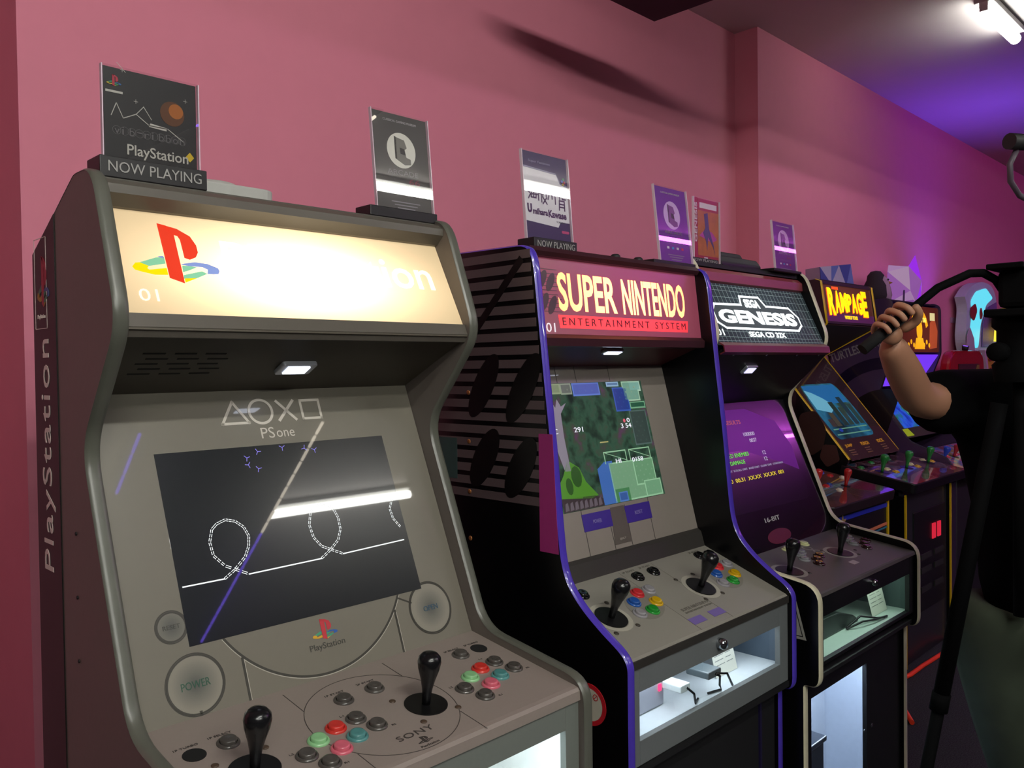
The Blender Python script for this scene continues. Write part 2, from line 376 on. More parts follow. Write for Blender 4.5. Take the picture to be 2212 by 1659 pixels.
def prints(**k): return k

# ================================================================== cabinet 1: grey console tribute
def grey_family_profile(dy=0, top=(1.311, 1.849)):
    p = [(1.60 + dy, 0), (1.585 + dy, 1.752), (1.375 + dy, 1.853), (1.302 + dy, 1.852), (1.2176 + dy, 1.620), (1.3675 + dy, 1.437), (1.2078 + dy, 1.035), (.9446 + dy, .9955), (.9446 + dy, .748), (.985 + dy, .748), (.985 + dy, 0)]
    q = rounded(p, {2: .01, 3: .045, 4: .045, 5: .05, 6: .05, 7: .045, 8: .03, 9: .01})
    return q
def build_grey():
    X0, W, T = .4408, .70, .0226; XR = X0 + W; a, b = X0 + T, XR - T
    root = thing('arcade_cabinet', 'grey arcade cabinet with glowing cream marquee, nearest at the left', 'arcade cabinet', (X0 + W / 2, 1.27, 0))
    side = mat('#6b625b', .5, grain=.05, gscale=90, bump=.05); trim = mat('#585950', .32, grain=.1, gscale=30)
    prof = grey_family_profile(); n = len(prof)
    global SGN; SGN = 1
    add_sides(root, X0, W, prof, side, trim, 1, n)
    # black back stripe with wordmark on the left side
    S = sideframe(X0)
    obj('side_stripe', M().prism([(-1.597, .01), (-1.47, .01), (-1.47, 1.806), (-1.5835, 1.752)], -.0002, .0012, S), mat('#0a0908', .5), root)
    cream = mat('#e6ded2', .5)
    R90 = at(S, -1.493, 1.222) @ Matrix.Rotation(PI / 2, 4, 'Z')
    obj('lettering', M().text('PlayStation', R90, 0, 0, .385, .06, z=.0014, space=1.1), cream, root, label='grey wordmark running up the black stripe')
    em = M(); ps_logo(em, S, -1.558, 1.66, .06, .085, {'r': mat('#a32034', .5), 'y': mat('#b08830', .5), 'g': mat('#2f7d5e', .5), 'b': mat('#305a90', .5)}, .0014, .002)
    em.use(cream); em.line(S, [(-1.572, 1.625), (-1.512, 1.625), (-1.512, 1.775), (-1.572, 1.775)], .0012, .0013, .0018, closed=True)
    em.text('PlayStation', S, -1.56, 1.64, .04, .009, z=.0014)
    obj('emblem', em, None, root, label='coloured emblem in a thin frame')
    # body boards
    dark = mat('#4a463e', .42, grain=.05)
    obj('back_panel', M().box((a, 1.575, .02), (b, 1.585, 1.76)), BLACKM, root)
    obj('top_panel', M().sheet(a, b, [(1.585, 1.745), (1.40, 1.835), (1.33, 1.835)], .012), dark, root)
    obj('top_trim', M().sheet(a, b, [(1.34, 1.838), (1.318, 1.838), (1.308, 1.831), (1.307, 1.822), (1.325, 1.806), (1.34, 1.802)], .004), mat('#57524a', .38), root)
    obj('bottom_trim', M().sheet(a, b, [(1.2465, 1.635), (1.238, 1.616), (1.244, 1.605), (1.262, 1.605)], .004), mat('#57524a', .38), root)
    Q = frame(X0, 1.246, 1.634, 1.332, 1.804)
    lamp = (X0 + .35, 1.29, 1.712)
    bl = lambda c, s=9, base=.5: backlit('marquee_light', c, lamp, (.17, 1, .060), s, base)
    obj('marquee', M().bx(Q, .0227, -.002, .677, .193, -.004, 0), bl('#dcc298', 5, .30), root, label='cream backlit marquee')
    mm = M(); ps_logo(mm, Q, .051, .059, .136, .108, {'r': bl('#dc3a22', .4, .75), 'y': bl('#e8d000', .5, .8), 'g': bl('#7fbf98', .5, .75), 'b': bl('#7d8fc4', .5, .75)}, .0002, .0007)
    obj('marquee_emblem', mm, None, root, label='red letter emblem on yellow, green and blue shadow')
    pale = bl('#f4e4c4', 6, .62)
    obj('lettering', M().text('PlayStation', Q, .20, .058, .437, .088, bold=.01), pale, root, label='pale wordmark washed out by the bulb')
    obj('lettering', M().text('01', Q, .05, .024, .029, .021), bl('#fff0d8', .3, .95), root)
    # speaker panel with small lamp and row of screws
    U = frame(X0, 1.437, 1.514, 1.238, 1.610)
    obj('speaker_panel', M().bx(U, .0227, -.002, .677, .226, -.01, 0), mat('#4c463a', .5), root)
    g = M()
    for i in range(5):
        for k in range(3): g.bx(U, .07 + k * .05 + (i % 2) * .01, .075 + i * .018, .105 + k * .05 + (i % 2) * .01, .079 + i * .018, 0, .0006)
    o = obj('speaker_slots', g, mat('#0c0b0a', .9), root); o['kind'] = 'stuff'
    for u in (.062, .209, .355, .501, .639): bolt(root, U, u, .214, .0045, CHROME, 'screw')
    l = obj('spot_lamp', M().prism(rrect(.322, .082, .392, .122, .006), 0, .009, U), mat('#c9cdd6', .3, .6), root, bevel=.002, label='small square lamp under the marquee')
    obj('lamp_lens', M().bx(U, .335, .089, .379, .114, .009, .0105), mat('#e4ecff', .3, emit=6), l)
    # bezel
    B = frame(X0, 1.234, 1.024, 1.437, 1.514)
    art = mat('#757064', .35, coat=1, grain=.02)
    obj('bezel', M().bx(B, .0227, -.03, .677, .5305, -.008, 0), art, root)
    scr = obj('screen', M().bx(B, .12, .105, .582, .422, .0002, .0008), mat('#15181c', .25, coat=1, grain=.02), root, label='dark game screen with thin white line drawing')
    wl = mat('#f2f6f6', .3, emit=1.0)
    p = [(.127, .198), (.197, .198), (.218, .21), (.240, .228), (.250, .245), (.254, .262), (.248, .279), (.235, .291), (.218, .296), (.202, .291), (.192, .283), (.184, .262), (.186, .239), (.202, .219), (.241, .198), (.382, .2), (.405, .213), (.425, .228), (.435, .247), (.436, .269), (.431, .284), (.423, .294), (.404, .299), (.389, .294), (.381, .286), (.373, .264), (.376, .240), (.388, .222), (.405, .213), (.429, .201), (.57, .205)]
    lm = M().use(wl); lm.line(B, p[:2], .0022, .0009, .0011); lm.line(B, p[14:16], .0022, .0009, .0011); lm.line(B, p[29:31], .0022, .0009, .0011)
    def rail(q):
        for (x0, y0), (x1, y1) in zip(q[:-1], q[1:]):
            for k in range(3):
                t0, t1 = k / 3 + .04, k / 3 + .24; L = math.hypot(x1 - x0, y1 - y0); nx, ny = -(y1 - y0) / L * .0016, (x1 - x0) / L * .0016
                for s in (-1, 1): lm.line(B, [(x0 + (x1 - x0) * t0 + s * nx, y0 + (y1 - y0) * t0 + s * ny), (x0 + (x1 - x0) * t1 + s * nx, y0 + (y1 - y0) * t1 + s * ny)], .0011, .0009, .0011)
    rail(p[1:15]); rail(p[15:30]); rail([(.567, .29), (.556, .27), (.558, .25), (.571, .23)])
    lm.use(mat('#8f84f0', .3, emit=1.0))
    for (x, y, r0) in ((.304, .411, 0), (.354, .415, .5), (.399, .41, 1.3), (.281, .401, .3), (.281, .388, .9), (.299, .379, .2), (.42, .405, .6)):
        for k in range(3):
            t = r0 + k * 2.09; lm.line(B, [(x, y), (x + .006 * math.cos(t), y + .006 * math.sin(t))], .0009, .0009, .0011)
    o = obj('game_picture', lm, None, scr); o['kind'] = 'stuff'
    gr = mat('#cbc4b8', .4, coat=.6); gd = mat('#35322b', .5); gh = mat('#b5b1a4', .5)
    s = M(); s.line(B, [(.2495, .467), (.275, .508), (.3005, .467)], .005, .0003, .0008, closed=True)
    s.ring(B, .3275, .4875, .0205, .0255, .0003, .0008); s.line(B, [(.363, .506), (.397, .469)], .0055, .0003, .0008); s.line(B, [(.397, .506), (.363, .469)], .0055, .0003, .0008)
    s.line(B, [(.413, .469), (.453, .469), (.453, .506), (.413, .506)], .005, .0003, .0008, closed=True)
    obj('controller_symbols', s, gr, root, label='triangle, circle, cross and square outlines')
    obj('lettering', M().text('PS', B, .319, .435, .027, .021), gr, root); obj('lettering', M().text('one', B, .35, .4355, .037, .013), gr, root)
    dial_print = bpy.data.materials.new('dial_print'); dial_print.use_nodes = True; N = dial_print.node_tree.nodes; L = dial_print.node_tree.links; pb = N['Principled BSDF']
    pb.inputs['Roughness'].default_value = .35; pb.inputs['Coat Weight'].default_value = 1; pb.inputs['Coat Roughness'].default_value = .02
    tc = N.new('ShaderNodeTexCoord'); mp = N.new('ShaderNodeMapping'); mp.inputs['Location'].default_value = (-.008, 0, .008); mp.inputs['Scale'].default_value = (26, 26, 26); gd_ = N.new('ShaderNodeTexGradient'); gd_.gradient_type = 'SPHERICAL'; rp = N.new('ShaderNodeValToRGB')
    rp.color_ramp.elements[0].color = (*lin('#8a8579'), 1); rp.color_ramp.elements[1].color = (*lin('#4c4e4a'), 1)
    L.new(tc.outputs['Object'], mp.inputs[0]); L.new(mp.outputs[0], gd_.inputs[0]); L.new(gd_.outputs[1], rp.inputs[0]); L.new(rp.outputs[0], pb.inputs['Base Color'])
    def dial(u, v, r, txt, col, w, h, name):
        d = M(); d.ring(B, u, v, r, r + .0028, .0002, .0006).ring(B, u, v, r + .003, r + .005, .0002, .0004)
        o = obj(name, d, gd, root); obj('dial_face', M().disc(B, u, v, r, .0001, .0005, 48), dial_print, o)
        obj('lettering', M().text(txt, B, u - w / 2, v - h / 2, w, h, z=.0006), col, o)
    dial(.098, .141, .021, 'RESET', mat('#3b3a34', .5), .027, .007, 'printed_dial')
    dial(.119, .048, .0425, 'POWER', mat('#3f8f6e', .4, emit=.1), .046, .012, 'printed_dial')
    dial(.592, .066, .046, 'OPEN', mat('#3f83a8', .4, emit=.1), .034, .010, 'printed_dial')
    a0 = math.asin((.105 - .208) / .203) / (2 * PI)
    d = M().use(gd); d.ring(B, .35, .208, .2008, .2048, .0002, .0006, 60, .5 - a0, 1 + a0)
    d.line(B, [(.2, .067), (.2, -.018)], .0042, .0002, .0006); d.line(B, [(.509, .077), (.507, -.01)], .0042, .0002, .0006); d.line(B, [(.524, .098), (.55, .084)], .0028, .0002, .0006)
    d.line(B, [(.1195, .006), (.1195, -.006)], .0045, .0002, .0006)
    d.use(gh); d.ring(B, .35, .208, .205, .2062, .0002, .0005, 60, .5 - a0, 1 + a0); d.line(B, [(.2026, .064), (.2026, -.018)], .0012, .0002, .0005); d.line(B, [(.5115, .074), (.5095, -.01)], .0012, .0002, .0005)
    obj('printed_seams', d, None, root, label='dark seam lines of the printed lid')
    obj('power_light', M().bx(B, .1165, -.0175, .1225, -.0075, .0003, .001), mat('#9fbf1e', .4, emit=.45), root, label='small yellow green light')
    e = M(); ps_logo(e, B, .331, .061, .05, .036, {'r': mat('#c0303c', .4), 'y': mat('#d8a428', .4), 'g': mat('#3d9c74', .4), 'b': mat('#2458a8', .4)}, .0003, .0007)
    e.use(mat('#3b3a34', .5)); e.text('PlayStation', B, .321, .043, .070, .014, z=.0003)
    obj('emblem', e, None, root, label='small coloured emblem and wordmark')
    # control panel
    K = frame(X0, .953, .983, 1.229, 1.024)
    cp = mat('#8c8079', .42, grain=.04, gscale=200)
    obj('control_panel', M().sheet(a, b, [(1.235, 1.0249), (.966, .985), (.958, .983), (.9535, .978), (.9525, .962), (.956, .96)], -.012), cp, root)
    dk = mat('#3a3431', .6)
    obj('circle_print', M().ring(K, .35, .135, .1225, .1237, .0001, .0004, 70), dk, root)
    for q in ([(.249, .27), (.249, .207)], [(.447, .27), (.447, .212)], [(.452, .063), (.452, -.0)], [(.25, .06), (.25, 0)]): obj('seam_print', M().line(K, q, .0013, .0001, .0004), dk, root)
    obj('lettering', M().text('SONY', K, .318, .049, .068, .013, z=.0001, space=1.1), dk, root)
    g = M(); ps_logo(g, K, .338, .025, .028, .018, {'r': dk, 'y': dk, 'g': dk, 'b': dk}, .0001, .0004); obj('emblem', g, None, root, label='small dark emblem')
    obj('lettering', M().text('PlayStation', K, .335, .015, .034, .006, z=.0001), dk, root)
    for t, u, v in (('1P TURBO', .046, .214), ('1P SELECT', .098, .217), ('1P START', .30, .224), ('2P START', .363, .227), ('2P SELECT', .566, .238), ('2P TURBO', .616, .238)): obj('lettering', M().text(t, K, u, v, .036, .0045, z=.0001), dk, root)
    for t, u, v in (('L1', .285, .158), ('R2', .337, .092), ('L2', .17, .112), ('R1', .222, .05), ('L1', .602, .18), ('R2', .652, .106), ('L2', .487, .13), ('R1', .54, .062)): obj('lettering', M().text(t, K, u, v, .007, .004, z=.0001), dk, root)
    joystick(root, K, .116, .113); joystick(root, K, .42, .113)
    dkb = '#4a4642'
    for u, v, c, nm in ((.262, .136, '#c8342c', 'red button'), (.302, .141, dkb, 'dark grey button'), (.318, .107, dkb, 'dark grey button'), (.276, .099, '#4f8886', 'teal button'), (.223, .122, '#8dc48c', 'pale green button'), (.239, .085, '#d06374', 'pink button'), (.189, .098, dkb, 'dark grey button'), (.206, .064, dkb, 'dark grey button'),
        (.579, .153, '#c8342c', 'red button'), (.619, .158, dkb, 'dark grey button'), (.633, .121, dkb, 'dark grey button'), (.591, .114, '#4f8886', 'teal button'), (.542, .139, '#8dc48c', 'pale green button'), (.555, .1, '#d06374', 'pink button'), (.506, .114, dkb, 'dark grey button'), (.520, .077, dkb, 'dark grey button'),
        (.382, .203, dkb, 'dark grey button'), (.319, .2, dkb, 'dark grey button'), (.117, .193, dkb, 'dark grey button'), (.586, .215, dkb, 'dark grey button')):
        button(root, K, u, v, c, label=nm)
    for u, v in ((.066, .192), (.634, .217)): button(root, K, u, v, '', hole=True)
    for u, v in ((.381, .152), (.457, .152), (.457, .075), (.383, .073), (.077, .152), (.153, .152), (.153, .075), (.077, .075)): bolt(root, K, u, v, .0055, mat('#4a3a2c', .5))
    # front with lit drawer
    fr = mat('#70756f', .5, grain=.05, gscale=150)
    obj('front_panel', frame_panel(a, b, .752, .968, a + .03, X0 + .643, .79, .917, .957, .014), fr, root, bevel=.001)
    window_box(root, a + .01, b - .01, .975, .785, .93, .22, WHITE, 1.1)
    obj('window_pane', M().box((a + .02, .9715, .785), (b - .02, .9735, .922)), gloss_clear((.93, .97, .98), .05), root)
    obj('lower_panel', M().box((a, 1.0, .02), (b, 1.012, .75)), BLACKM, root)
    obj('shelf_board', M().box((a, .96, .748), (b, 1.56, .756)), BLACKM, root)
    for z in (1.10, 1.20, 1.30): bolt(root, at(S, -1.4, z) , 0, 0, .003, BLACKM, 'side_screw')
build_grey()

# ================================================================== cabinet 2: purple edged, red marquee
def build_purple():
    X0, W, T = 1.255, .68, .0205; b = X0 + W - T; a = X0 + T
    root = thing('arcade_cabinet', 'black arcade cabinet with purple edging and tall glowing letters on a dark red marquee', 'arcade cabinet', (X0 + W / 2, 1.27, 0))
    p = [(1.58, 0), (1.58, 1.80), (1.42, 1.806), (1.20, 1.802), (1.183, 1.77), (1.176, 1.708), (1.157, 1.533), (1.140, 1.39), (1.125, 1.234), (1.117, 1.158), (1.102, 1.116), (1.080, 1.088), (1.052, 1.062), (1.012, 1.033), (.966, 1.004), (.952, .984), (.952, .752), (.99, .752), (.99, 0)]
    q = rounded(p, {3: .03, 4: .03, 5: .05, 8: .03, 9: .03, 10: .02, 11: .02, 12: .02, 13: .02, 14: .02, 15: .012, 16: .03, 17: .01}, 4)
    add_sides(root, X0, W, q, mat('#060507', .28, spec=.4), mat('#4c38b0', .25, coat=.5), 2, len(q), T)
    S = sideframe(X0); st = M(); fd = mat('#57484a', .4); bk = mat('#0b0809', .35)
    st.use(fd)
    for i in range(19):
        z = 1.785 - i * .0285
        yf = -1.188 + (1.785 - z) * .11 * 0 ; u1 = -(1.186 - max(0, 1.77 - z) * .115) - .004
        st.bx(S, -1.55, z - .009, u1, z + .009, -.0001, .0007)
    st.use(bk)
    for (cy, cz, l, w) in ((1.215, 1.505, .085, .03), (1.225, 1.338, .075, .032), (1.335, 1.51, .08, .03), (1.335, 1.352, .075, .032)):
        Fq = at(S, -cy, cz) @ Matrix.Rotation(math.radians(58), 4, 'Z'); st.disc(Fq, 0, 0, l, .0007, .0012, 32, ry=w)
    st.line(S, [(-1.44, 1.55), (-1.22, 1.77)], .018, .0007, .001)
    obj('side_decal', st, None, root, label='faint stripes with four dark ovals')
    obj('pink_patch', M().prism([(-1.172, 1.171), (-1.1215, 1.171), (-1.134, 1.413), (-1.172, 1.413)], -.0001, .0008, S), mat('#a02a72', .5), root, label='plain magenta patch beside the edging')  # flat magenta rectangle on the side panel
    obj('teal_patch', M().bx(S, -1.55, 1.30, -1.425, 1.392, .0009, .0014), mat('#2c4442', .6), root)  # flat dim teal rectangle on the side panel
    for z in (1.495, 1.386, 1.274, 1.169): bolt(root, S, -1.385, z, .0055, mat('#b07040', .4, .6), 'side_screw')
    bolt(root, S, -1.385, 1.675, .0055, mat('#b07040', .4, .6), 'side_screw')
    st = M(); st.use(mat('#c01c28', .5)).ring(S, -1.045, .888, .032, .041, -.0001, .0008); st.use(mat('#c8c2b0', .6)).disc(S, -1.045, .888, .032, -.0001, .0006, 32)
    st.use(mat('#c01c28', .5)).ring(S, -1.030, .905, .005, .0065, .0007, .001); st.line(S, [(-1.034, .901), (-1.026, .909)], .0015, .0007, .001)
    obj('round_sticker', st, None, root, label='round white sticker with red rim')
    obj('back_panel', M().box((a, 1.565, .02), (b, 1.575, 1.795)), BLACKM, root)
    obj('top_panel', M().box((a, 1.235, 1.79), (b, 1.575, 1.80)), BLACKM, root)
    tr = mat('#3b1f26', .3)
    obj('top_trim', M().sheet(a, b, [(1.245, 1.802), (1.212, 1.802), (1.207, 1.795), (1.2105, 1.79), (1.22, 1.788)], .004), tr, root)
    for u in (.33, .42): obj('top_knob', M().lathe([(.012, 0), (.012, .008), (.008, .012), (0, .012)], Matrix.Translation((X0 + u, 1.225, 1.802)), 14), BLACKM, root)
    Q = frame(X0, 1.199, 1.618, 1.218, 1.785)
    lamp = (X0 + .36, 1.22, 1.70)
    obj('marquee', M().bx(Q, T + .0005, -.003, b - X0, .17, -.004, 0), backlit('marquee_light', '#8a4052', lamp, (.28, 1, .14), .5, .4), root, label='dark red backlit marquee')
    L = M(); st2 = mat('#3c2026', .3, coat=.5); L.use(st2)
    for i in range(11): L.bx(Q, .03, .05 + i * .0092, .115 + .012 * math.sin(i), .0515 + i * .0092, .0002, .0004)
    for (u, v) in ((.085, .115), (.06, .12), (.085, .065), (.06, .07)): L.disc(at(Q, u, v) @ Matrix.Rotation(1.0, 4, 'Z'), 0, 0, .024, .0004, .0006, 20, ry=.010)
    obj('marquee_stripes', L, st2, root)
    hot = backlit('marquee_light', '#ff985c', lamp, (.22, 1, .10), 5.0, 1.1)
    G = M()
    G.text('SUPER', Q, .106, .053, .205, .086, bold=.02).text('NINTENDO', Q, .335, .0525, .262, .086, bold=.02)
    obj('lettering', G, hot, root, label='tall glowing cream to orange letters')
    obj('marquee_bar', M().prism([(.103, .0155), (.598, .0155), (.603, .0445), (.100, .0445)], .0002, .0006, Q), backlit('marquee_light', '#f0343a', lamp, (.25, 1, .2), 1.6, .6), root, label='glowing red bar')
    obj('lettering', M().text('ENTERTAINMENT SYSTEM', Q, .112, .022, .478, .017, z=.0008, space=1.5), mat('#5a1a20', .4), root)
    obj('lettering', M().text('01', Q, .058, .006, .029, .02), mat('#f2e6ee', .4, emit=.9), root)
    U = frame(X0, 1.326, 1.55, 1.197, 1.60)
    obj('speaker_panel', M().bx(U, T + .0005, -.004, b - X0, .139, -.01, 0), mat('#5c1f28', .45), root)
    obj('bottom_trim', M().sheet(a, b, [(1.20, 1.617), (1.192, 1.610), (1.193, 1.597), (1.205, 1.596)], .004), tr, root)
    l = obj('spot_lamp', M().prism(rrect(.282, .095, .352, .115, .006), 0, .008, U), mat('#c9cdd6', .3, .6), root, bevel=.002, label='small lamp under the marquee')
    obj('lamp_lens', M().bx(U, .29, .098, .344, .112, .008, .0095), mat('#dfe6ff', .3, emit=5), l)
    B = frame(X0, 1.215, 1.115, 1.326, 1.55)
    obj('bezel', M().bx(B, T + .0005, .002, b - X0, .449, -.008, 0), mat('#8d847c', .35, coat=.9, grain=.03), root)
    scr = obj('screen', M().bx(B, .152, .107, .548, .408, .0002, .0008), picture('screen_glow', ['#1c2c26', '#2f4a3a', '#3f6650', '#4c5a4a', '#6a4a66'], 26, .55), root, label='lit game screen showing green scenery')
    g = M(); E = lambda h, s=.6: mat(h, .3, emit=s)
    def blk(u0, v0, u1, v1, c, edge, z=.0009):
        g.use(E(edge)); g.bx(B, u0, v0, u1, v1, z, z + .0001); g.use(E(c)); g.bx(B, u0 + .004, v0 + .004, u1 - .004, v1 - .003, z + .0001, z + .0002)
        g.use(E(edge, .35))
        n = int((u1 - u0) / .012)
        for i in range(1, n):
            for k in range(1, int((v1 - v0) / .012)):
                if (i + k) % 2: g.bx(B, u0 + i * .012 - .002, v0 + k * .012 - .002, u0 + i * .012 + .003, v0 + k * .012 + .002, z + .0002, z + .0003)
    blk(.155, .382, .225, .407, '#7f9468', '#96aa7c'); blk(.225, .38, .265, .407, '#5c6c58', '#8fa284'); blk(.268, .375, .37, .407, '#3f64b8', '#5884d8')
    blk(.40, .395, .45, .407, '#5c84b0', '#9cc4e0'); blk(.42, .33, .48, .392, '#1f3f96', '#3862c0'); blk(.462, .355, .53, .407, '#7fb09c', '#b0d8b8'); blk(.49, .38, .54, .407, '#8cc0b4', '#c0e4cc'); blk(.48, .335, .545, .353, '#2c6048', '#7fb890')
    blk(.47, .24, .54, .33, '#3c4c48', '#58706a')
    g.use(E('#4474c0')); g.prism([(.30, .108), (.36, .108), (.36, .21), (.33, .21), (.30, .195)], .0009, .001, B)
    blk(.345, .108, .5, .205, '#7fb088', '#a4d8ac'); blk(.44, .14, .525, .205, '#74a87e', '#a4d8ac', .0012); blk(.35, .108, .405, .14, '#4c8c58', '#4c8c58', .0012); blk(.36, .108, .395, .132, '#3c64a8', '#5884c8', .0015); blk(.47, .108, .54, .15, '#7cb088', '#a4d8ac', .0015)
    g.use(E('#a4d8ac')); 
    for u in (.335, .435): g.line(B, [(u, .205), (u, .232), (u + .085, .232), (u + .085, .205)], .003, .0009, .001); g.line(B, [(u, .232), (u + .085, .207)], .0015, .0009, .001)
    g.use(E('#4f8a28', .7)); g.prism([(.155, .17), (.175, .19), (.20, .225), (.235, .205), (.25, .17), (.265, .155), (.285, .135), (.26, .13), (.155, .14)], .0009, .001, B)
    g.use(E('#2c5a1c', .6)); g.disc(B, .22, .185, .018, .001, .0011, 12, ry=.025); g.disc(B, .19, .165, .012, .001, .0011, 12, ry=.02)
    g.use(E('#3c3234', .6)); g.prism([(.155, .108), (.30, .108), (.30, .125), (.275, .135), (.155, .14)], .0009, .001, B)
    g.use(E('#6a6068', .6))
    for i in range(8): u = .16 + i * .017; g.prism([(u, .11), (u + .014, .112), (u + .012, .13), (u + .004, .127)], .001, .0011, B)
    g.use(E('#8a8490', .7)); g.prism([(.155, .37), (.162, .345), (.165, .30), (.175, .24), (.185, .2), (.205, .2), (.205, .28), (.21, .335), (.235, .36), (.215, .352), (.205, .37), (.195, .35), (.18, .372), (.18, .35)], .0009, .001, B)
    g.use(E('#e8eaf4', 1)); g.text('SC', B, .165, .288, .022, .012, z=.001).text('291', B, .245, .288, .032, .012, z=.0009).text('3 54', B, .425, .287, .042, .012, z=.0009).text('HI', B, .375, .202, .02, .011, z=.0018).text('0158', B, .44, .200, .045, .011, z=.0018).text('0', B, .453, .301, .012, .011, z=.0009)
    g.use(E('#e06070', .8)); g.disc(B, .443, .306, .005, .0009, .001, 10)
    g.use(E('#b8b070', .7)); g.bx(B, .33, .256, .362, .259, .0009, .001)
    obj('game_picture', g, None, scr)
    lt = mat('#8a80b8', .5)
    for u, v, w_, tx, lu in ((.21, .057, .105, 'POWER', .246), (.371, .055, .102, 'RESET', .407)):
        sw = obj('switch_print', M().bx(B, u, v, u + w_, .097, .0003, .001), mat('#3f2f8c', .35, coat=.6), root, label='purple printed switch'); obj('lettering', M().text(tx, B, lu, .072, .031, .009, z=.0011), lt, sw)
    sw = obj('slot_print', M().prism([(.317, .1), (.37, .1), (.374, .012), (.309, .012)], .0003, .0007, B), mat('#5d564f', .4, coat=.6), root); obj('lettering', M().text('EJECT', B, .33, .02, .024, .006, z=.0008), mat('#a49c92', .5), sw)
    sm_ = mat('#3d3936', .5)
    for q_ in ([(.214, .057), (.214, .003)], [(.306, .057), (.308, .003)], [(.374, .1), (.374, .003)], [(.467, .055), (.467, .003)], [(.212, .107), (.212, .097)], [(.47, .107), (.47, .097)], [(.22, .41), (.22, .448)], [(.29, .41), (.29, .448)], [(.42, .41), (.42, .448)]): obj('seam_print', M().line(B, q_, .0016, .0003, .0006), sm_, root)
    obj('bezel_sill', M().sheet(a, b, [(1.217, 1.118), (1.205, 1.110), (1.194, 1.073)], -.012), mat('#35322f', .5), root)
    K = frame(X0, .964, .985, 1.194, 1.073)
    cpm = mat('#87837a', .42, grain=.03, gscale=160)
    obj('control_panel', M().sheet(a, b, [(1.194, 1.073), (.968, .9863), (.963, .982), (.961, .966), (.965, .965)], -.012), cpm, root)
    obj('panel_edge', M().box((a, .9595, .966), (b, .964, .982)), mat('#2e2b28', .5), root)
    g = M().use(mat('#6b675f', .5)); g.line(K, [(.281, .24), (.281, .003)], .001, .0001, .0004); g.line(K, [(.409, .24), (.409, .003)], .001, .0001, .0004)
    for u in (.237, .573): g.use(mat('#77736a', .45)); g.prism([(u + .062 * math.cos(t) , .13 + .052 * math.sin(t) + .3 * .062 * math.cos(t)) for t in [i * PI / 16 for i in range(32)]], .0001, .0003, K)
    g.use(mat('#6d5ba0', .45)); 
    for u in (.281, .36): g.bx(K, u, .021, u + .05, .042, .0002, .0006)
    g.use(mat('#6b675f', .5)); g.text('SUPER NINTENDO', K, .30, .066, .105, .009, z=.0002).text('ENTERTAINMENT SYSTEM', K, .30, .057, .105, .005, z=.0002)
    for t, u in (('1P START', .29), ('2P START', .352), ('2P SELECT', .565)): g.text(t, K, u, .232, .045, .006, z=.0002)
    obj('panel_print', g, None, root, label='printed seams, ovals and purple blocks')
    rg = mat('#aaa598', .35, coat=.4)
    joystick(root, K, .11, .12, ring=rg, tilt=(0, 0)); joystick(root, K, .447, .117, ring=rg)
    for du in (0, .336):
        for u, v, c, nm in ((.251, .16, '#c02a30', 'red button'), (.293, .159, '#8d8a8e', 'clear grey button'), (.268, .119, '#c9a010', 'yellow button'), (.23, .1, '#1f8a2c', 'green button'), (.211, .138, '#1f4f9c', 'blue button'), (.188, .103, '#8d8a8e', 'clear grey button')):
            button(root, K, u + du, v, c, label=nm, gloss=.12)
    for u, v in ((.316, .209), (.379, .21), (.586, .214), (.626, .209), (.114, .207)): button(root, K, u, v, '#0d0d0e', label='black button', gloss=.1)
    for cx in (.11, .443):
        for dx in (-.036, .036):
            for v in (.163, .076): bolt(root, K, cx + dx, v, .0055, mat('#3a342c', .5))
    fr = mat('#65696a', .5, grain=.05, gscale=150)
    obj('front_panel', frame_panel(a, b, .775, .966, X0 + .052, X0 + .62, .823, .918, .963, .014), fr, root, bevel=.001)
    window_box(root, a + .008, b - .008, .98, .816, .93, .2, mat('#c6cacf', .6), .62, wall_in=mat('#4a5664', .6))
    obj('window_pane', M().box((a + .02, .9772, .818), (b - .02, .979, .925)), gloss_clear((.93, .97, .98), .05), root)
    obj('knob', M().lathe([(.012, 0), (.012, .012), (.009, .018), (0, .02)], at(frame(X0, .963, 0, .963, 1), .341, .944), 20), CHROME, root, label='round chrome lock')
    obj('lower_panel', M().box((a, 1.0, .02), (b, 1.012, .775)), BLACKM, root)
    obj('shelf_board', M().box((a, .96, .76), (b, 1.56, .773)), BLACKM, root)
    for x in (a + .08, b - .08): obj('door_edge', M().box((x, .995, .05), (x + .008, 1.0, .74)), mat('#1a1238', .5), root)
SGN = 1
build_purple()

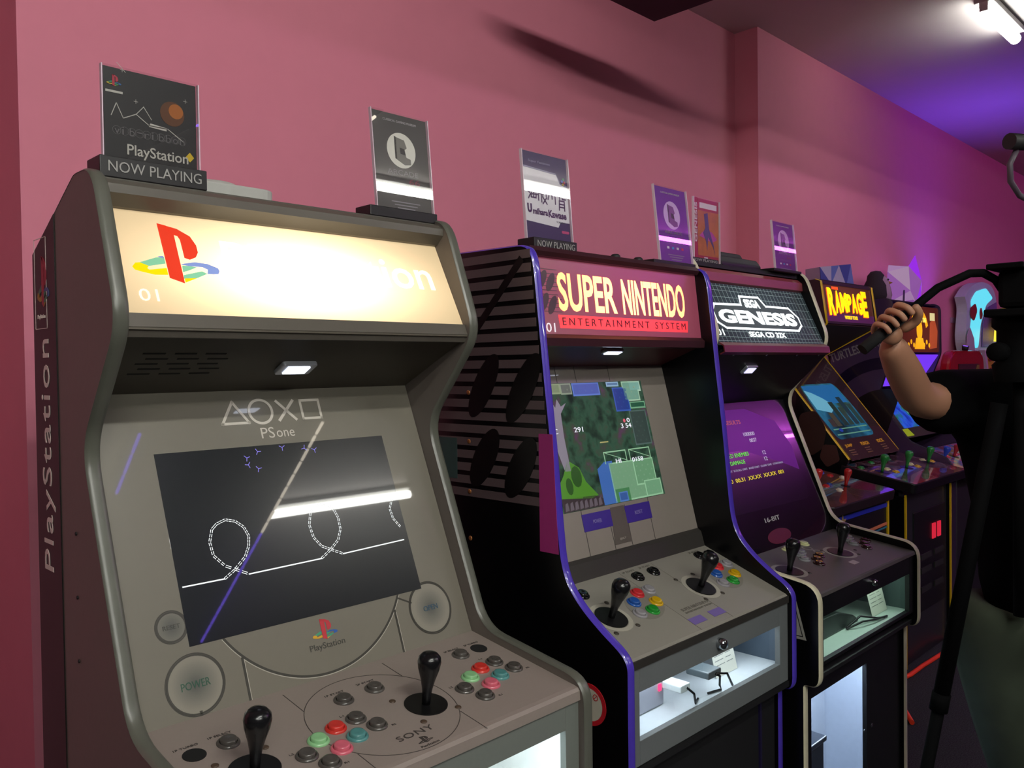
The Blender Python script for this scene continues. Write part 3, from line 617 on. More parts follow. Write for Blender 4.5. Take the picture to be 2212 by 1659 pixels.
# ================================================================== cabinet 3: black with cream edging
def build_cream():
    X0, W, T = 1.978, .695, .0226; b = X0 + W - T; a = X0 + T; dy = -.03
    root = thing('arcade_cabinet', 'black arcade cabinet with cream edging and glowing white octagon on its marquee', 'arcade cabinet', (X0 + W / 2, 1.24, 0))
    prof = grey_family_profile(dy)
    add_sides(root, X0, W, prof, mat('#070708', .3, spec=.4), mat('#cfc8ac', .35), 1, len(prof))
    S = sideframe(X0)
    st = M(); st.use(mat('#9a9890', .5)).prism([(-.975, .86), (-.946, .86), (-.972, .955), (-.984, .955)], -.0001, .0008, S); st.use(BLACKM).line(S, [(-.972, .868), (-.955, .868), (-.972, .93)], .002, .0009, .0011, closed=True)
    obj('warning_sticker', st, None, root, label='white sticker with black triangle')
    obj('back_panel', M().box((a, 1.54, .02), (b, 1.55, 1.74)), BLACKM, root)
    obj('top_panel', M().sheet(a, b, [(1.555, 1.745), (1.37, 1.83), (1.29, 1.83)], .012), BLACKM, root)
    red = mat('#8a3c44', .4)
    obj('top_trim', M().sheet(a, b, [(1.305, 1.823), (1.290, 1.822), (1.278, 1.812), (1.276, 1.790), (1.285, 1.785)], .004), red, root)
    obj('bottom_trim', M().sheet(a, b, [(1.198, 1.607), (1.186, 1.600), (1.183, 1.585), (1.195, 1.58)], .004), mat('#6a242c', .4), root)
    Q = frame(X0, 1.197, 1.606, 1.278, 1.783); lamp = (X0 + .33, 1.235, 1.70)
    obj('marquee', M().bx(Q, T + .0005, -.002, b - X0, .195, -.004, 0), backlit('marquee_light', '#2c3438', lamp, (.22, 1, .08), 1.6, .35), root, label='charcoal backlit marquee')
    g = M(); gl = backlit('marquee_light', '#8fa0a0', lamp, (.25, 1, .1), .9, .3)
    for i in range(30):
        u = .03 + i * .0215; g.line(Q, [(u, 0), (min(u + (.34 - u) * .0 + .0, .66), .193)], .0008, .0002, .0004)
    for v in (.01, .022, .04, .066, .095, .125, .15, .172, .186): g.line(Q, [(.026, v), (.668, v)], .0008, .0002, .0004)
    obj('marquee_grid', g, gl, root)
    hot = backlit('marquee_light', '#e6eef0', lamp, (.3, 1, .15), 1.5, 1.0)
    dk = backlit('marquee_light', '#4a5254', lamp, (.25, 1, .1), .5, .4)
    oc = [(.082, .125), (.232, .129), (.242, .157), (.355, .159), (.38, .13), (.525, .13), (.566, .098), (.566, .07), (.531, .051), (.098, .05), (.061, .068), (.061, .105)]
    o = M().use(dk); o.prism(oc, .0003, .0005, Q); o.use(hot); o.line(Q, oc, .0065, .0005, .0009, closed=True)
    o.text('GENESIS', Q, .082, .066, .46, .044, z=.0006, bold=.045, shear=0).text('SEGA', Q, .255, .121, .088, .028, z=.0006, bold=.04)
    o.text('SEGA CD 32X', Q, .208, .024, .22, .017, z=.0006, bold=.02).text('01', Q, .036, .026, .035, .02, z=.0006)
    obj('marquee_emblem', o, None, root, label='glowing white octagon outline and words')
    U = frame(X0, 1.346, 1.43, 1.185, 1.585)
    obj('speaker_panel', M().bx(U, T + .0005, -.004, b - X0, .222, -.01, 0), mat('#101113', .35), root)
    l = obj('spot_lamp', M().prism(rrect(.212, .138, .278, .170, .006), 0, .008, U), mat('#9aa0a8', .3, .6), root, bevel=.002, label='small lamp under the marquee')
    obj('lamp_lens', M().bx(U, .222, .144, .268, .164, .008, .0095), mat('#c8c4f0', .3, emit=1.6), l)
    for u in (.09, .28, .47, .62): bolt(root, U, u, .21, .004, CHROME, 'screw')
    B = frame(X0, 1.173, 1.012, 1.346, 1.43)
    obj('bezel', M().bx(B, T + .0005, -.002, b - X0, .455, -.008, 0), mat('#0b0b0e', .2, coat=.8), root)
    sp = rounded([(.10, .118), (.60, .114), (.615, .298), (.615, .44), (.10, .45)], {1: .03, 2: .05, 3: .04, 0: .03, 4: .03})
    scr = obj('screen', M().prism(sp, .0002, .0008, B), mat('#1d1624', .2, coat=1), root, label='dark screen with coloured score text')
    g = M()
    g.use(mat('#5a1480', .3, emit=.38)).prism([(.12, .30), (.30, .30), (.50, .245), (.60, .21), (.61, .29), (.56, .38), (.40, .43), (.12, .43)], .0008, .0009, B)
    def tx(c, s, u, v, w, h, e=.9): g.use(mat(c, .3, emit=e)).text(s, B, u, v, w, h, z=.001)
    tx('#c86a58', 'RESULTS', .255, .383, .092, .013, .6); tx('#c8c4dc', '100000', .338, .342, .066, .012, .7); tx('#c8c4dc', '0037', .361, .321, .042, .012, .7)
    tx('#58d832', 'DESTROYED ENEMIES', .115, .282, .212, .012); tx('#c8c4dc', '12', .411, .278, .018, .012, .7); tx('#58d832', 'UNDER DAMAGE', .13, .26, .16, .012); tx('#c8c4dc', '12', .408, .258, .018, .012, .7)
    tx('#b8b8d0', 'CLEAR UNIT  SCROLL UNIT  BOSS UNIT  CLEAR TIME  CONTINUE', .13, .240, .382, .006, .5); tx('#d8c828', '02.00  00.31  XX.XX  XX.XX  001', .13, .208, .363, .012)
    g.use(mat('#d8d8c8', .3, emit=.9)).disc(B, .20, .345, .012, .001, .0012, 14, ry=.016)
    obj('game_picture', g, None, scr)
    obj('lettering', M().text('HIGH DEFINITION GRAPHICS', B, .19, .462, .27, .008, z=.0003), mat('#6a6a6c', .5), root); obj('lettering', M().text('16-BIT', B, .279, .076, .09, .014, z=.0003, bold=.02), mat('#a8a8a6', .5), root)
    obj('red_oval_print', M().disc(B, .33, .03, .07, .0003, .0005, 32, ry=.022), mat('#5a1218', .4, coat=.6), root)
    K = frame(X0, .922, .976, 1.173, 1.012)
    obj('control_panel', M().sheet(a, b, [(1.176, 1.0125), (.926, .9765), (.921, .974), (.919, .966), (.923, .965)], -.012), mat('#4f4a49', .42, grain=.04, gscale=160), root)
    ring = mat('#87847e', .4)
    for u, v in ((.045, .165), (.355, .165), (.045, .20), (.355, .20)): obj('ring_print', M().ring(K, u + .02, v, .012, .017, .0002, .0005, 24), ring, root)
    joystick(root, K, .123, .13, ring=ring); joystick(root, K, .429, .125, ring=ring)
    for du in (0, .305):
        for u, v, c, nm in ((.315, .192, '#77777a', 'clear button'), (.285, .178, '#77777a', 'clear button'), (.258, .153, '#77777a', 'clear button'), (.333, .145, '#2a1413', 'dark button'), (.296, .134, '#2a1413', 'dark button'), (.262, .112, '#2a1413', 'dark button')):
            if not (du and u < .0): button(root, K, u + du - (.0 if du == 0 else .006), v - (.012 if du else 0), c, label=nm, gloss=.1)
    button(root, K, .405, .226, '#c8ca98', label='cream button', gloss=.15); button(root, K, .30, .226, '#c8ca98', label='cream button', gloss=.15)
    for u, v in ((.087, .17), (.159, .09), (.392, .165), (.466, .085), (.50, .11)): bolt(root, K, u, v, .005, mat('#201c1a', .5))
    obj('panel_sticker', M().prism([(.352, .05), (.388, .05), (.393, .071), (.358, .071)], .0002, .0007, K), mat('#9a8c90', .6), root)
    fr = mat('#0d0e10', .4)
    obj('front_panel', frame_panel(a, b, .79, .97, X0 + .05, X0 + .636, .80, .913, .924, .014), fr, root, bevel=.001)
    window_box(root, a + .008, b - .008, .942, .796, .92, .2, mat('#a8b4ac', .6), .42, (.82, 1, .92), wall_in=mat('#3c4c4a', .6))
    obj('window_pane', M().box((a + .02, .938, .798), (b - .02, .94, .918)), gloss_clear((.9, .97, .94), .05), root)
    obj('knob', M().lathe([(.009, 0), (.009, .01), (.007, .014), (0, .016)], at(frame(X0, .924, 0, .924, 1), .354, .942), 20), CHROME, root, label='round chrome lock')
    obj('shelf_board', M().box((a, .93, .755), (b, 1.53, .765)), BLACKM, root)
    # lower lit door
    obj('lower_panel', frame_panel(a, b, .02, .755, X0 + .065, X0 + .415, .10, .69, .965, .012), fr, root)
    window_box(root, a + .01, b - .01, .985, .095, .735, .4, mat('#c2cad8', .6), 3.6, (.78, .88, 1))
    obj('frosted_back', M().box((a + .012, 1.2, .1), (b - .012, 1.205, .73)), mat('#c6ccd8', .7), root)
    obj('window_pane', M().box((a + .03, .979, .09), (b - .03, .981, .70)), gloss_clear((.9, .94, .97), .04), root)
    for u in (.40, .45): bolt(root, at(frame(X0, .965, 0, .965, 1), u, .50), 0, 0, .006, CHROME, 'door_lock')
build_cream()

# ================================================================== cabinet 4: sports game with red sticks (mostly hidden)
def build_sports():
    X0, W = 3.38, .68; a, b = X0, X0 + W
    root = thing('arcade_cabinet', 'black arcade cabinet with red joysticks and blue and orange stripes', 'arcade cabinet', (X0 + W / 2, 1.85, 0))
    obj('body', M().prism([(1.53, 0), (1.53, .93), (1.92, 1.0), (2.06, 1.02), (2.22, 1.40), (2.24, 0)], a + .02, b - .02, axis='x'), BLACK, root)
    for x in (a + .02, b - .024):
        obj('t_molding', M().box((x, 1.522, .02), (x + .012, 1.53, .93)), mat('#e0b818', .4), root)
    K = frame(X0, 1.491, .949, 1.884, 1.019)
    pan = M().prism(rrect(0, 0, .68, .40, .03), -.045, -.0005, K); obj('control_panel', pan, mat('#241a1c', .4), root, bevel=.004)
    art = M(); art.use(mat('#6a4038', .15, coat=1)).prism(rrect(.004, .004, .676, .396, .028), 0, .0008, K)
    art.use(mat('#8a2240', .15, coat=1)).disc(K, .56, .13, .095, .0009, .0011, 40, ry=.075)
    art.use(mat('#8a7050', .2, coat=1)).ring(K, .56, .13, .097, .099, .0009, .0011).ring(K, .27, .21, .12, .122, .0009, .0011).line(K, [(.34, .02), (.34, .38)], .003, .0009, .0011)
    art.use(mat('#50342c', .15, coat=1)).disc(K, .14, .13, .08, .0009, .0011, 32)
    obj('panel_art', art, None, root, label='glossy brown and dark red ball court art')
    red = mat('#b3201c', .25, coat=.3)
    joystick(root, K, .465, .154, red, h=.085, rb=.018, base_r=.022); joystick(root, K, .10, .20, red, h=.085, rb=.018, base_r=.022); joystick(root, K, .29, .215, red, h=.085, rb=.018, base_r=.022)
    for u, v, c, nm in ((.61, .34, '#23408c', 'blue button'), (.60, .29, '#b3201c', 'red button'), (.63, .24, '#d8d4c0', 'white button'), (.359, .2, '#b3201c', 'red button'), (.401, .205, '#23408c', 'blue button'), (.351, .133, '#d8d4c0', 'white button')):
        button(root, K, u, v, c, label=nm, gloss=.2)
    F = frame(X0, 1.529, 0, 1.529, 1)
    obj('front_stripe', M().bx(F, .02, .868, .66, .888, 0, .002), mat('#2434b0', .4), root, label='blue stripe')
    obj('front_stripe', M().prism([(.02, .768), (.66, .783), (.66, .797), (.02, .780)], 0, .002, F), mat('#d88058', .4), root, label='orange stripe')
    obj('front_stripe', M().prism([(.02, .755), (.66, .770), (.66, .777), (.02, .762)], 0, .002, F), mat('#2c8098', .4), root, label='teal stripe')
    st = [(.16 + (.04 if i % 2 == 0 else .015) * math.cos(PI / 2 + i * PI / 5), .862 + (.04 if i % 2 == 0 else .015) * math.sin(PI / 2 + i * PI / 5)) for i in range(10)]
    e = M().use(mat('#a8905c', .4)).prism(st, .002, .004, F).use(mat('#b8b6ac', .4)).bx(F, .10, .80, .22, .845, .002, .003); e.use(mat('#5c6468', .5)).line(F, [(.10, .80), (.22, .80), (.22, .845), (.10, .845)], .004, .003, .004, closed=True)
    obj('front_emblem', e, None, root, label='gold star over a pale plate')
build_sports()

# ================================================================== cabinet 5: yellow edged, green sticks
def build_yellow():
    X0, W, T = 4.287, .69, .024; a, b = X0 + T, X0 + W - T
    root = thing('arcade_cabinet', 'tall yellow-edged arcade cabinet with big yellow marquee letters and green joysticks', 'arcade cabinet', (X0 + W / 2, 1.9, 0))
    prof = [(2.26, 0), (2.26, 1.97), (1.99, 1.995), (1.962, 1.985), (1.930, 1.76), (1.945, 1.745), (2.252, 1.59), (1.815, 1.046), (1.86, .93), (1.86, .90), (1.545, .88), (1.54, .87), (1.54, 0)]
    add_sides(root, X0, W, prof, mat('#0b090b', .25, coat=.4), mat('#e0b818', .4), 2, 8, T)
    for x in (X0 + .006, X0 + W - .018): obj('t_molding', M().box((x, 1.533, .02), (x + .012, 1.5405, .89)), mat('#e0b818', .4), root)
    S = sideframe(X0); side = M().use(mat('#3a2420', .35)).prism(rounded([(-2.08, 1.28), (-1.99, 1.30), (-1.93, 1.20), (-1.95, 1.10), (-2.02, 1.05), (-2.10, 1.12)], {i: .03 for i in range(6)}), -.0002, .0008, S)
    side.use(mat('#4a2c28', .35)).prism(rounded([(-1.95, 1.12), (-1.88, 1.12), (-1.86, 1.04), (-1.93, 1.00), (-1.97, 1.05)], {i: .015 for i in range(5)}), -.0002, .0008, S)
    obj('side_art', side, None, root, label='dim brown shapes on the black side')
    obj('back_panel', M().box((a, 2.25, .02), (b, 2.26, 1.97)), BLACKM, root)
    obj('top_panel', M().sheet(a, b, [(2.26, 1.968), (1.97, 1.985)], .01), BLACKM, root)
    Q = frame(X0, 1.937, 1.767, 1.967, 1.985); lamp = (X0 + .3, 1.95, 1.89)
    obj('marquee', M().bx(Q, T, 0, W - T, .218, -.004, 0), backlit('marquee_light', '#5a3020', lamp, (.25, 1, .12), .7, .3), root, label='brown and purple backlit marquee')
    obj('marquee_lower_band', M().bx(Q, T, 0, W - T, .05, .0002, .0005), backlit('marquee_light', '#5a2858', lamp, (.3, 1, .2), .3, .4), root)
    obj('marquee_frame', M().bx(Q, T, .205, W - T, .222, 0, .006).bx(Q, T, -.008, W - T, .004, 0, .006), mat('#2c2418', .4), root)
    org = backlit('marquee_light', '#f0501c', lamp, (.3, 1, .2), .6, .7); yel = backlit('marquee_light', '#ffd400', lamp, (.3, 1, .2), .5, 1.0)
    hs = (.15, .125, .11, .10, .11, .125, .15); u = .075; ws = (.085, .07, .085, .062, .07, .07, .075)
    for ch, w, h in zip('RAMPAGE', ws, hs):
        v = .115 - h / 2
        obj('marquee_letter_shadow', M().text(ch, Q, u - .008, v - .004, w, h, z=.0006, bold=.06), org, root)
        obj('marquee_letter', M().text(ch, Q, u, v, w - .004, h, z=.0015, bold=.05), yel, root); u += w
    obj('lettering', M().text('WORLD TOUR', Q, .26, .022, .17, .02, z=.0015, bold=.03), yel, root)
    obj('lettering', M().bx(Q, .14, .182, .22, .198, .0006, .001), org, root, label='small orange tab')
    U = frame(X0, 2.25, 1.588, 1.937, 1.752)
    obj('speaker_panel', M().bx(U, T, 0, W - T, .353, -.008, 0), mat('#382a14', .5), root)
    B = frame(X0, 1.80, 1.045, 2.243, 1.59)
    obj('bezel', M().bx(B, T, .0, W - T, .70, -.01, -.004), mat('#4a3436', .15, coat=1), root, label='glossy reddish dark bezel')
    sp = rounded([(.05, .13), (.52, .13), (.53, .32), (.50, .50), (.07, .50), (.04, .32)], {0: .04, 1: .04, 2: .05, 3: .05, 4: .05, 5: .05})
    scr = obj('screen', M().prism(sp, -.003, -.002, B), picture('screen_glow', ['#12303a', '#1c5a7c', '#2f8cb8', '#3c5a4c', '#2a3c30'], 5, .45, (1, .6, 1), seed=3), root, label='lit blue game screen')
    g = M(); e = lambda h, s=.6: mat(h, .3, emit=s)
    g.use(e('#2c7cc0', .5)).prism([(.06, .36), (.50, .36), (.48, .49), (.08, .49)], -.0018, -.0016, B)
    g.use(e('#78c4e0', .6)).prism([(.06, .33), (.20, .30), (.30, .34), (.22, .40), (.14, .44), (.07, .46)], -.0015, -.0013, B)
    for u, v0, v1, c in ((.09, .21, .26, '#4a4038'), (.15, .21, .30, '#54503c'), (.24, .21, .37, '#2c4038'), (.31, .21, .33, '#3a5048'), (.38, .21, .40, '#2a4450'), (.45, .21, .35, '#34504c')): g.use(e(c, .45)).bx(B, u, v0, u + .055, v1, -.0012, -.001)
    g.use(e('#7ab89c', .45)).bx(B, .07, .155, .50, .162, -.0012, -.001).bx(B, .07, .19, .50, .197, -.0012, -.001)
    g.use(e('#2844a8', .6)).disc(B, .15, .185, .022, -.001, -.0008, 16, ry=.012)
    obj('game_picture', g, None, scr)
    t = M().use(mat('#d89028', .4, emit=.35)); t.text('JUMP', B, .06, .075, .09, .022, z=-.003, bold=.03).text('PUNCH', B, .26, .075, .10, .022, z=-.003, bold=.03).text('KICK', B, .48, .075, .09, .022, z=-.003, bold=.03)
    t.use(mat('#7a5a38', .5))
    for u in (.06, .26, .48):
        for i in range(3): t.bx(B, u + .005, .055 - i * .014, u + .075, .061 - i * .014, -.003, -.0028)
    obj('instruction_print', t, None, root, label='orange JUMP, PUNCH and KICK words')
    K = frame(X0, 1.48, .948, 1.859, 1.02)
    pl = [(-.005, 0), (.80, 0), (.80, .378), (-.005, .378)]
    obj('control_panel', M().prism(rounded(pl, {0: .03, 1: .03}), -.05, -.0005, K), mat('#100e12', .4), root, bevel=.004)
    art = bpy.data.materials.new('panel_art'); art.use_nodes = True; N = art.node_tree.nodes; L = art.node_tree.links; bb = N['Principled BSDF']
    tc = N.new('ShaderNodeTexCoord'); vo = N.new('ShaderNodeTexNoise'); vo.inputs['Scale'].default_value = 9; vo.inputs['Detail'].default_value = 5; rp = N.new('ShaderNodeValToRGB'); rp.color_ramp.interpolation = 'CONSTANT'
    cs = ['#1c1c3c', '#4a3a4c', '#7c4c58', '#54343c', '#a87c86', '#3c6c80', '#8c6470']
    while len(rp.color_ramp.elements) < len(cs): rp.color_ramp.elements.new(.5)
    for i, c in enumerate(cs): rp.color_ramp.elements[i].position = i * .055 + .32 if i else 0; rp.color_ramp.elements[i].color = (*lin(c), 1)
    L.new(tc.outputs['Object'], vo.inputs['Vector']); L.new(vo.outputs['Fac'], rp.inputs[0]); L.new(rp.outputs[0], bb.inputs['Base Color']); bb.inputs['Roughness'].default_value = .12; bb.inputs['Coat Weight'].default_value = 1; bb.inputs['Coat Roughness'].default_value = .03
    obj('panel_art', M().prism([(.004, .006), (.79, .006), (.79, .372), (.004, .372)], 0, .0008, K), art, root, label='glossy many coloured panel art')
    grn = mat('#1f7c34', .3, coat=.2)
    for u, v in ((.093, .205), (.377, .185), (.69, .18)): joystick(root, K, u, v, grn, h=.095, rb=.021, base_r=.035)
    for u, v, c, nm in ((.193, .172, '#c8a018', 'yellow button'), (.205, .222, '#d0cc98', 'cream button'), (.50, .17, '#c8a018', 'yellow button'), (.51, .212, '#d0cc98', 'cream button'), (.765, .185, '#c8a018', 'yellow button'), (.735, .225, '#d0cc98', 'cream button'), (.264, .33, '#1f7c34', 'green button'), (.06, .30, '#1f7c34', 'green button'), (.494, .33, '#1f7c34', 'green button')):
        button(root, K, u, v, c, label=nm, gloss=.2, r=.019)
    F = frame(X0, 1.555, 0, 1.555, 1)
    obj('front_panel', M().bx(F, T, .02, W - T, .93, -.02, 0), mat('#26262a', .35, coat=.2), root)
    cd = obj('coin_door', M().bx(F, .16, .25, W - .06, .78, 0, .006), mat('#101012', .4), root, bevel=.003)
    for u in (.42, .50):
        obj('coin_slot', M().bx(F, u, .61, u + .045, .69, .006, .012), mat('#e02840', .4, emit=.8), cd, label='red lit coin slot')
    for v in (.35, .45, .52): obj('coin_door_plate', M().bx(F, .25, v, .40, v + .03, .006, .012).bx(F, .45, v, .58, v + .03, .006, .012), CHAR, cd)
build_yellow()

# ================================================================== cabinet 6: purple sided, orange marquee
def build_far():
    X0, W, T = 5.10, .84, .02; a, b = X0 + T, X0 + W - T
    root = thing('arcade_cabinet', 'purple-sided arcade cabinet with orange marquee, farthest of the row', 'arcade cabinet', (X0 + W / 2, 1.95, 0))
    prof = [(2.27, 0), (2.27, 1.92), (1.93, 1.93), (1.895, 1.91), (1.892, 1.60), (1.93, 1.50), (1.985, 1.33), (1.80, 1.085), (1.60, 1.0), (1.55, .93), (1.55, 0)]
    q = rounded(prof, {2: .02, 3: .04, 4: .02, 6: .02, 7: .02})
    add_sides(root, X0, W, q, mat('#4c3458', .3, coat=.4, grain=.2, gscale=5), BLACKM, 2, len(q), T)
    S = sideframe(X0)
    obj('lettering', M().text('TURTLES IN TIME', at(S, -2.262, 1.55) @ Matrix.Rotation(math.radians(18), 4, 'Z'), 0, 0, .37, .055, z=.001, bold=.02), mat('#8c8088', .4), root, label='slanting grey words on the purple side')
    d = M().use(mat('#1e1030', .3, coat=.4)).ring(S, -1.93, 1.15, .36, .43, -.0001, .0006, 40, .25, .55)
    d.use(mat('#23181e', .3, coat=.4)).ring(S, -1.93, 1.12, .0, .27, -.0001, .0006, 40, .2, .6)
    obj('side_art', d, None, root, label='dark arcs on the purple side')
    obj('back_panel', M().box((a, 2.25, .02), (b, 2.27, 1.92)), BLACKM, root)
    obj('top_panel', M().box((a, 1.92, 1.915), (b, 2.27, 1.925)), BLACKM, root)
    Q = frame(X0, 1.90, 1.60, 1.905, 1.91); lamp = (X0 + .55, 1.92, 1.74)
    obj('marquee', M().prism(rrect(T, .01, W - T, .30, .02), -.004, 0, Q), backlit('marquee_light', '#5a2418', lamp, (.3, 1, .16), .6, .35), root, label='dark orange backlit marquee')
    g = M(); am = backlit('marquee_light', '#f0a818', lamp, (.3, 1, .2), .6, .6); g.use(am)
    g.ring(Q, .47, .12, .125, .165, .0003, .0006, 30, .06, .44); g.disc(Q, .47, .15, .05, .0003, .0006, 16, ry=.07).prism([(.38, .03), (.56, .03), (.53, .10), (.41, .10)], .0003, .0006, Q)
    for i in range(9): g.disc(Q, .28 + i * .045, .055 + .02 * (i % 2), .016, .0006, .0008, 8)
    g.use(backlit('marquee_light', '#b8502c', lamp, (.4, 1, .2), .3, .5)).prism([(.64, .03), (.66, .2), (.74, .24), (.80, .15), (.78, .04)], .0003, .0006, Q)
    g.use(mat('#f0e0a0', .4, emit=.8)).bx(Q, .66, .215, .75, .265, .0007, .001)
    obj('marquee_art', g, None, root, label='golden arch and flames')
    obj('marquee_letters', M().text('TURTLES IN TIME', Q, .35, .20, .24, .03, z=.0008, bold=.03), backlit('marquee_light', '#ffe060', lamp, (.3, 1, .2), .5, .7), root)
    U = frame(X0, 2.03, 1.40, 1.90, 1.60)
    obj('speaker_panel', M().bx(U, T, .0, W - T, .23, -.006, 0), mat('#7c3cff', .4, emit=.9), root, label='panel under the marquee, violet light put in as emission')  # panel is no lamp; the purple light on it is painted as emission
    B = frame(X0, 1.83, 1.10, 2.03, 1.38)
    obj('bezel', M().bx(B, T, 0, W - T, .34, -.012, -.004), mat('#4c4a40', .2, coat=1), root)
    for u, v in ((.04, .285), (.04, .01)): obj('bezel_corner', M().prism([(u, v), (u + .15, v), (u + .12, v + .05), (u, v + .05)], -.003, -.001, B), mat('#b8c81c', .4, emit=.4), root, label='yellow green corner block')
    scr = obj('screen', M().bx(B, .12, .065, .72, .28, -.003, -.002), picture('screen_glow', ['#101838', '#1c3cc0', '#2c60e0', '#1c6c4c', '#7ac0e0'], 8, .8, seed=7), root, label='lit blue and green game screen')
    K = frame(X0, 1.50, .93, 1.80, 1.03)
    obj('control_panel', M().prism([(.01, -.02), (W - .01, -.02), (W - .02, .30), (.02, .30)], -.05, 0, K), mat('#120e14', .4), root)
    obj('panel_art', M().bx(K, .03, .0, W - .03, .29, .0002, .001), picture_print('#b07080', '#5c6c9c', '#7a3c50'), root, label='pink and blue panel art')
    for i, u in enumerate((.12, .30, .50, .70)): joystick(root, K, u, .16, mat(('#2c4cc0', '#b03030', '#8a3ca0', '#c87820')[i], .3), h=.08, base_r=.03)
    for i, u in enumerate((.17, .22, .35, .40, .55, .60)): button(root, K, u, .17, '#2c4cc0' if i > 3 else '#c0405c', label='coloured button')
    obj('front_panel', M().box((a, 1.57, .02), (b, 1.58, .93)), BLACKM, root)
def picture_print(*cols):
    art = bpy.data.materials.new('panel_art'); art.use_nodes = True; N = art.node_tree.nodes; L = art.node_tree.links; bb = N['Principled BSDF']
    tc = N.new('ShaderNodeTexCoord'); vo = N.new('ShaderNodeTexNoise'); vo.inputs['Scale'].default_value = 12; rp = N.new('ShaderNodeValToRGB'); rp.color_ramp.interpolation = 'CONSTANT'
    while len(rp.color_ramp.elements) < len(cols): rp.color_ramp.elements.new(.5)
    for i, c in enumerate(cols): rp.color_ramp.elements[i].position = (0, .47, .56, .62)[i]; rp.color_ramp.elements[i].color = (*lin(c), 1)
    L.new(tc.outputs['Object'], vo.inputs['Vector']); L.new(vo.outputs['Fac'], rp.inputs[0]); L.new(rp.outputs[0], bb.inputs['Base Color']); bb.inputs['Roughness'].default_value = .2
    return art
build_far()

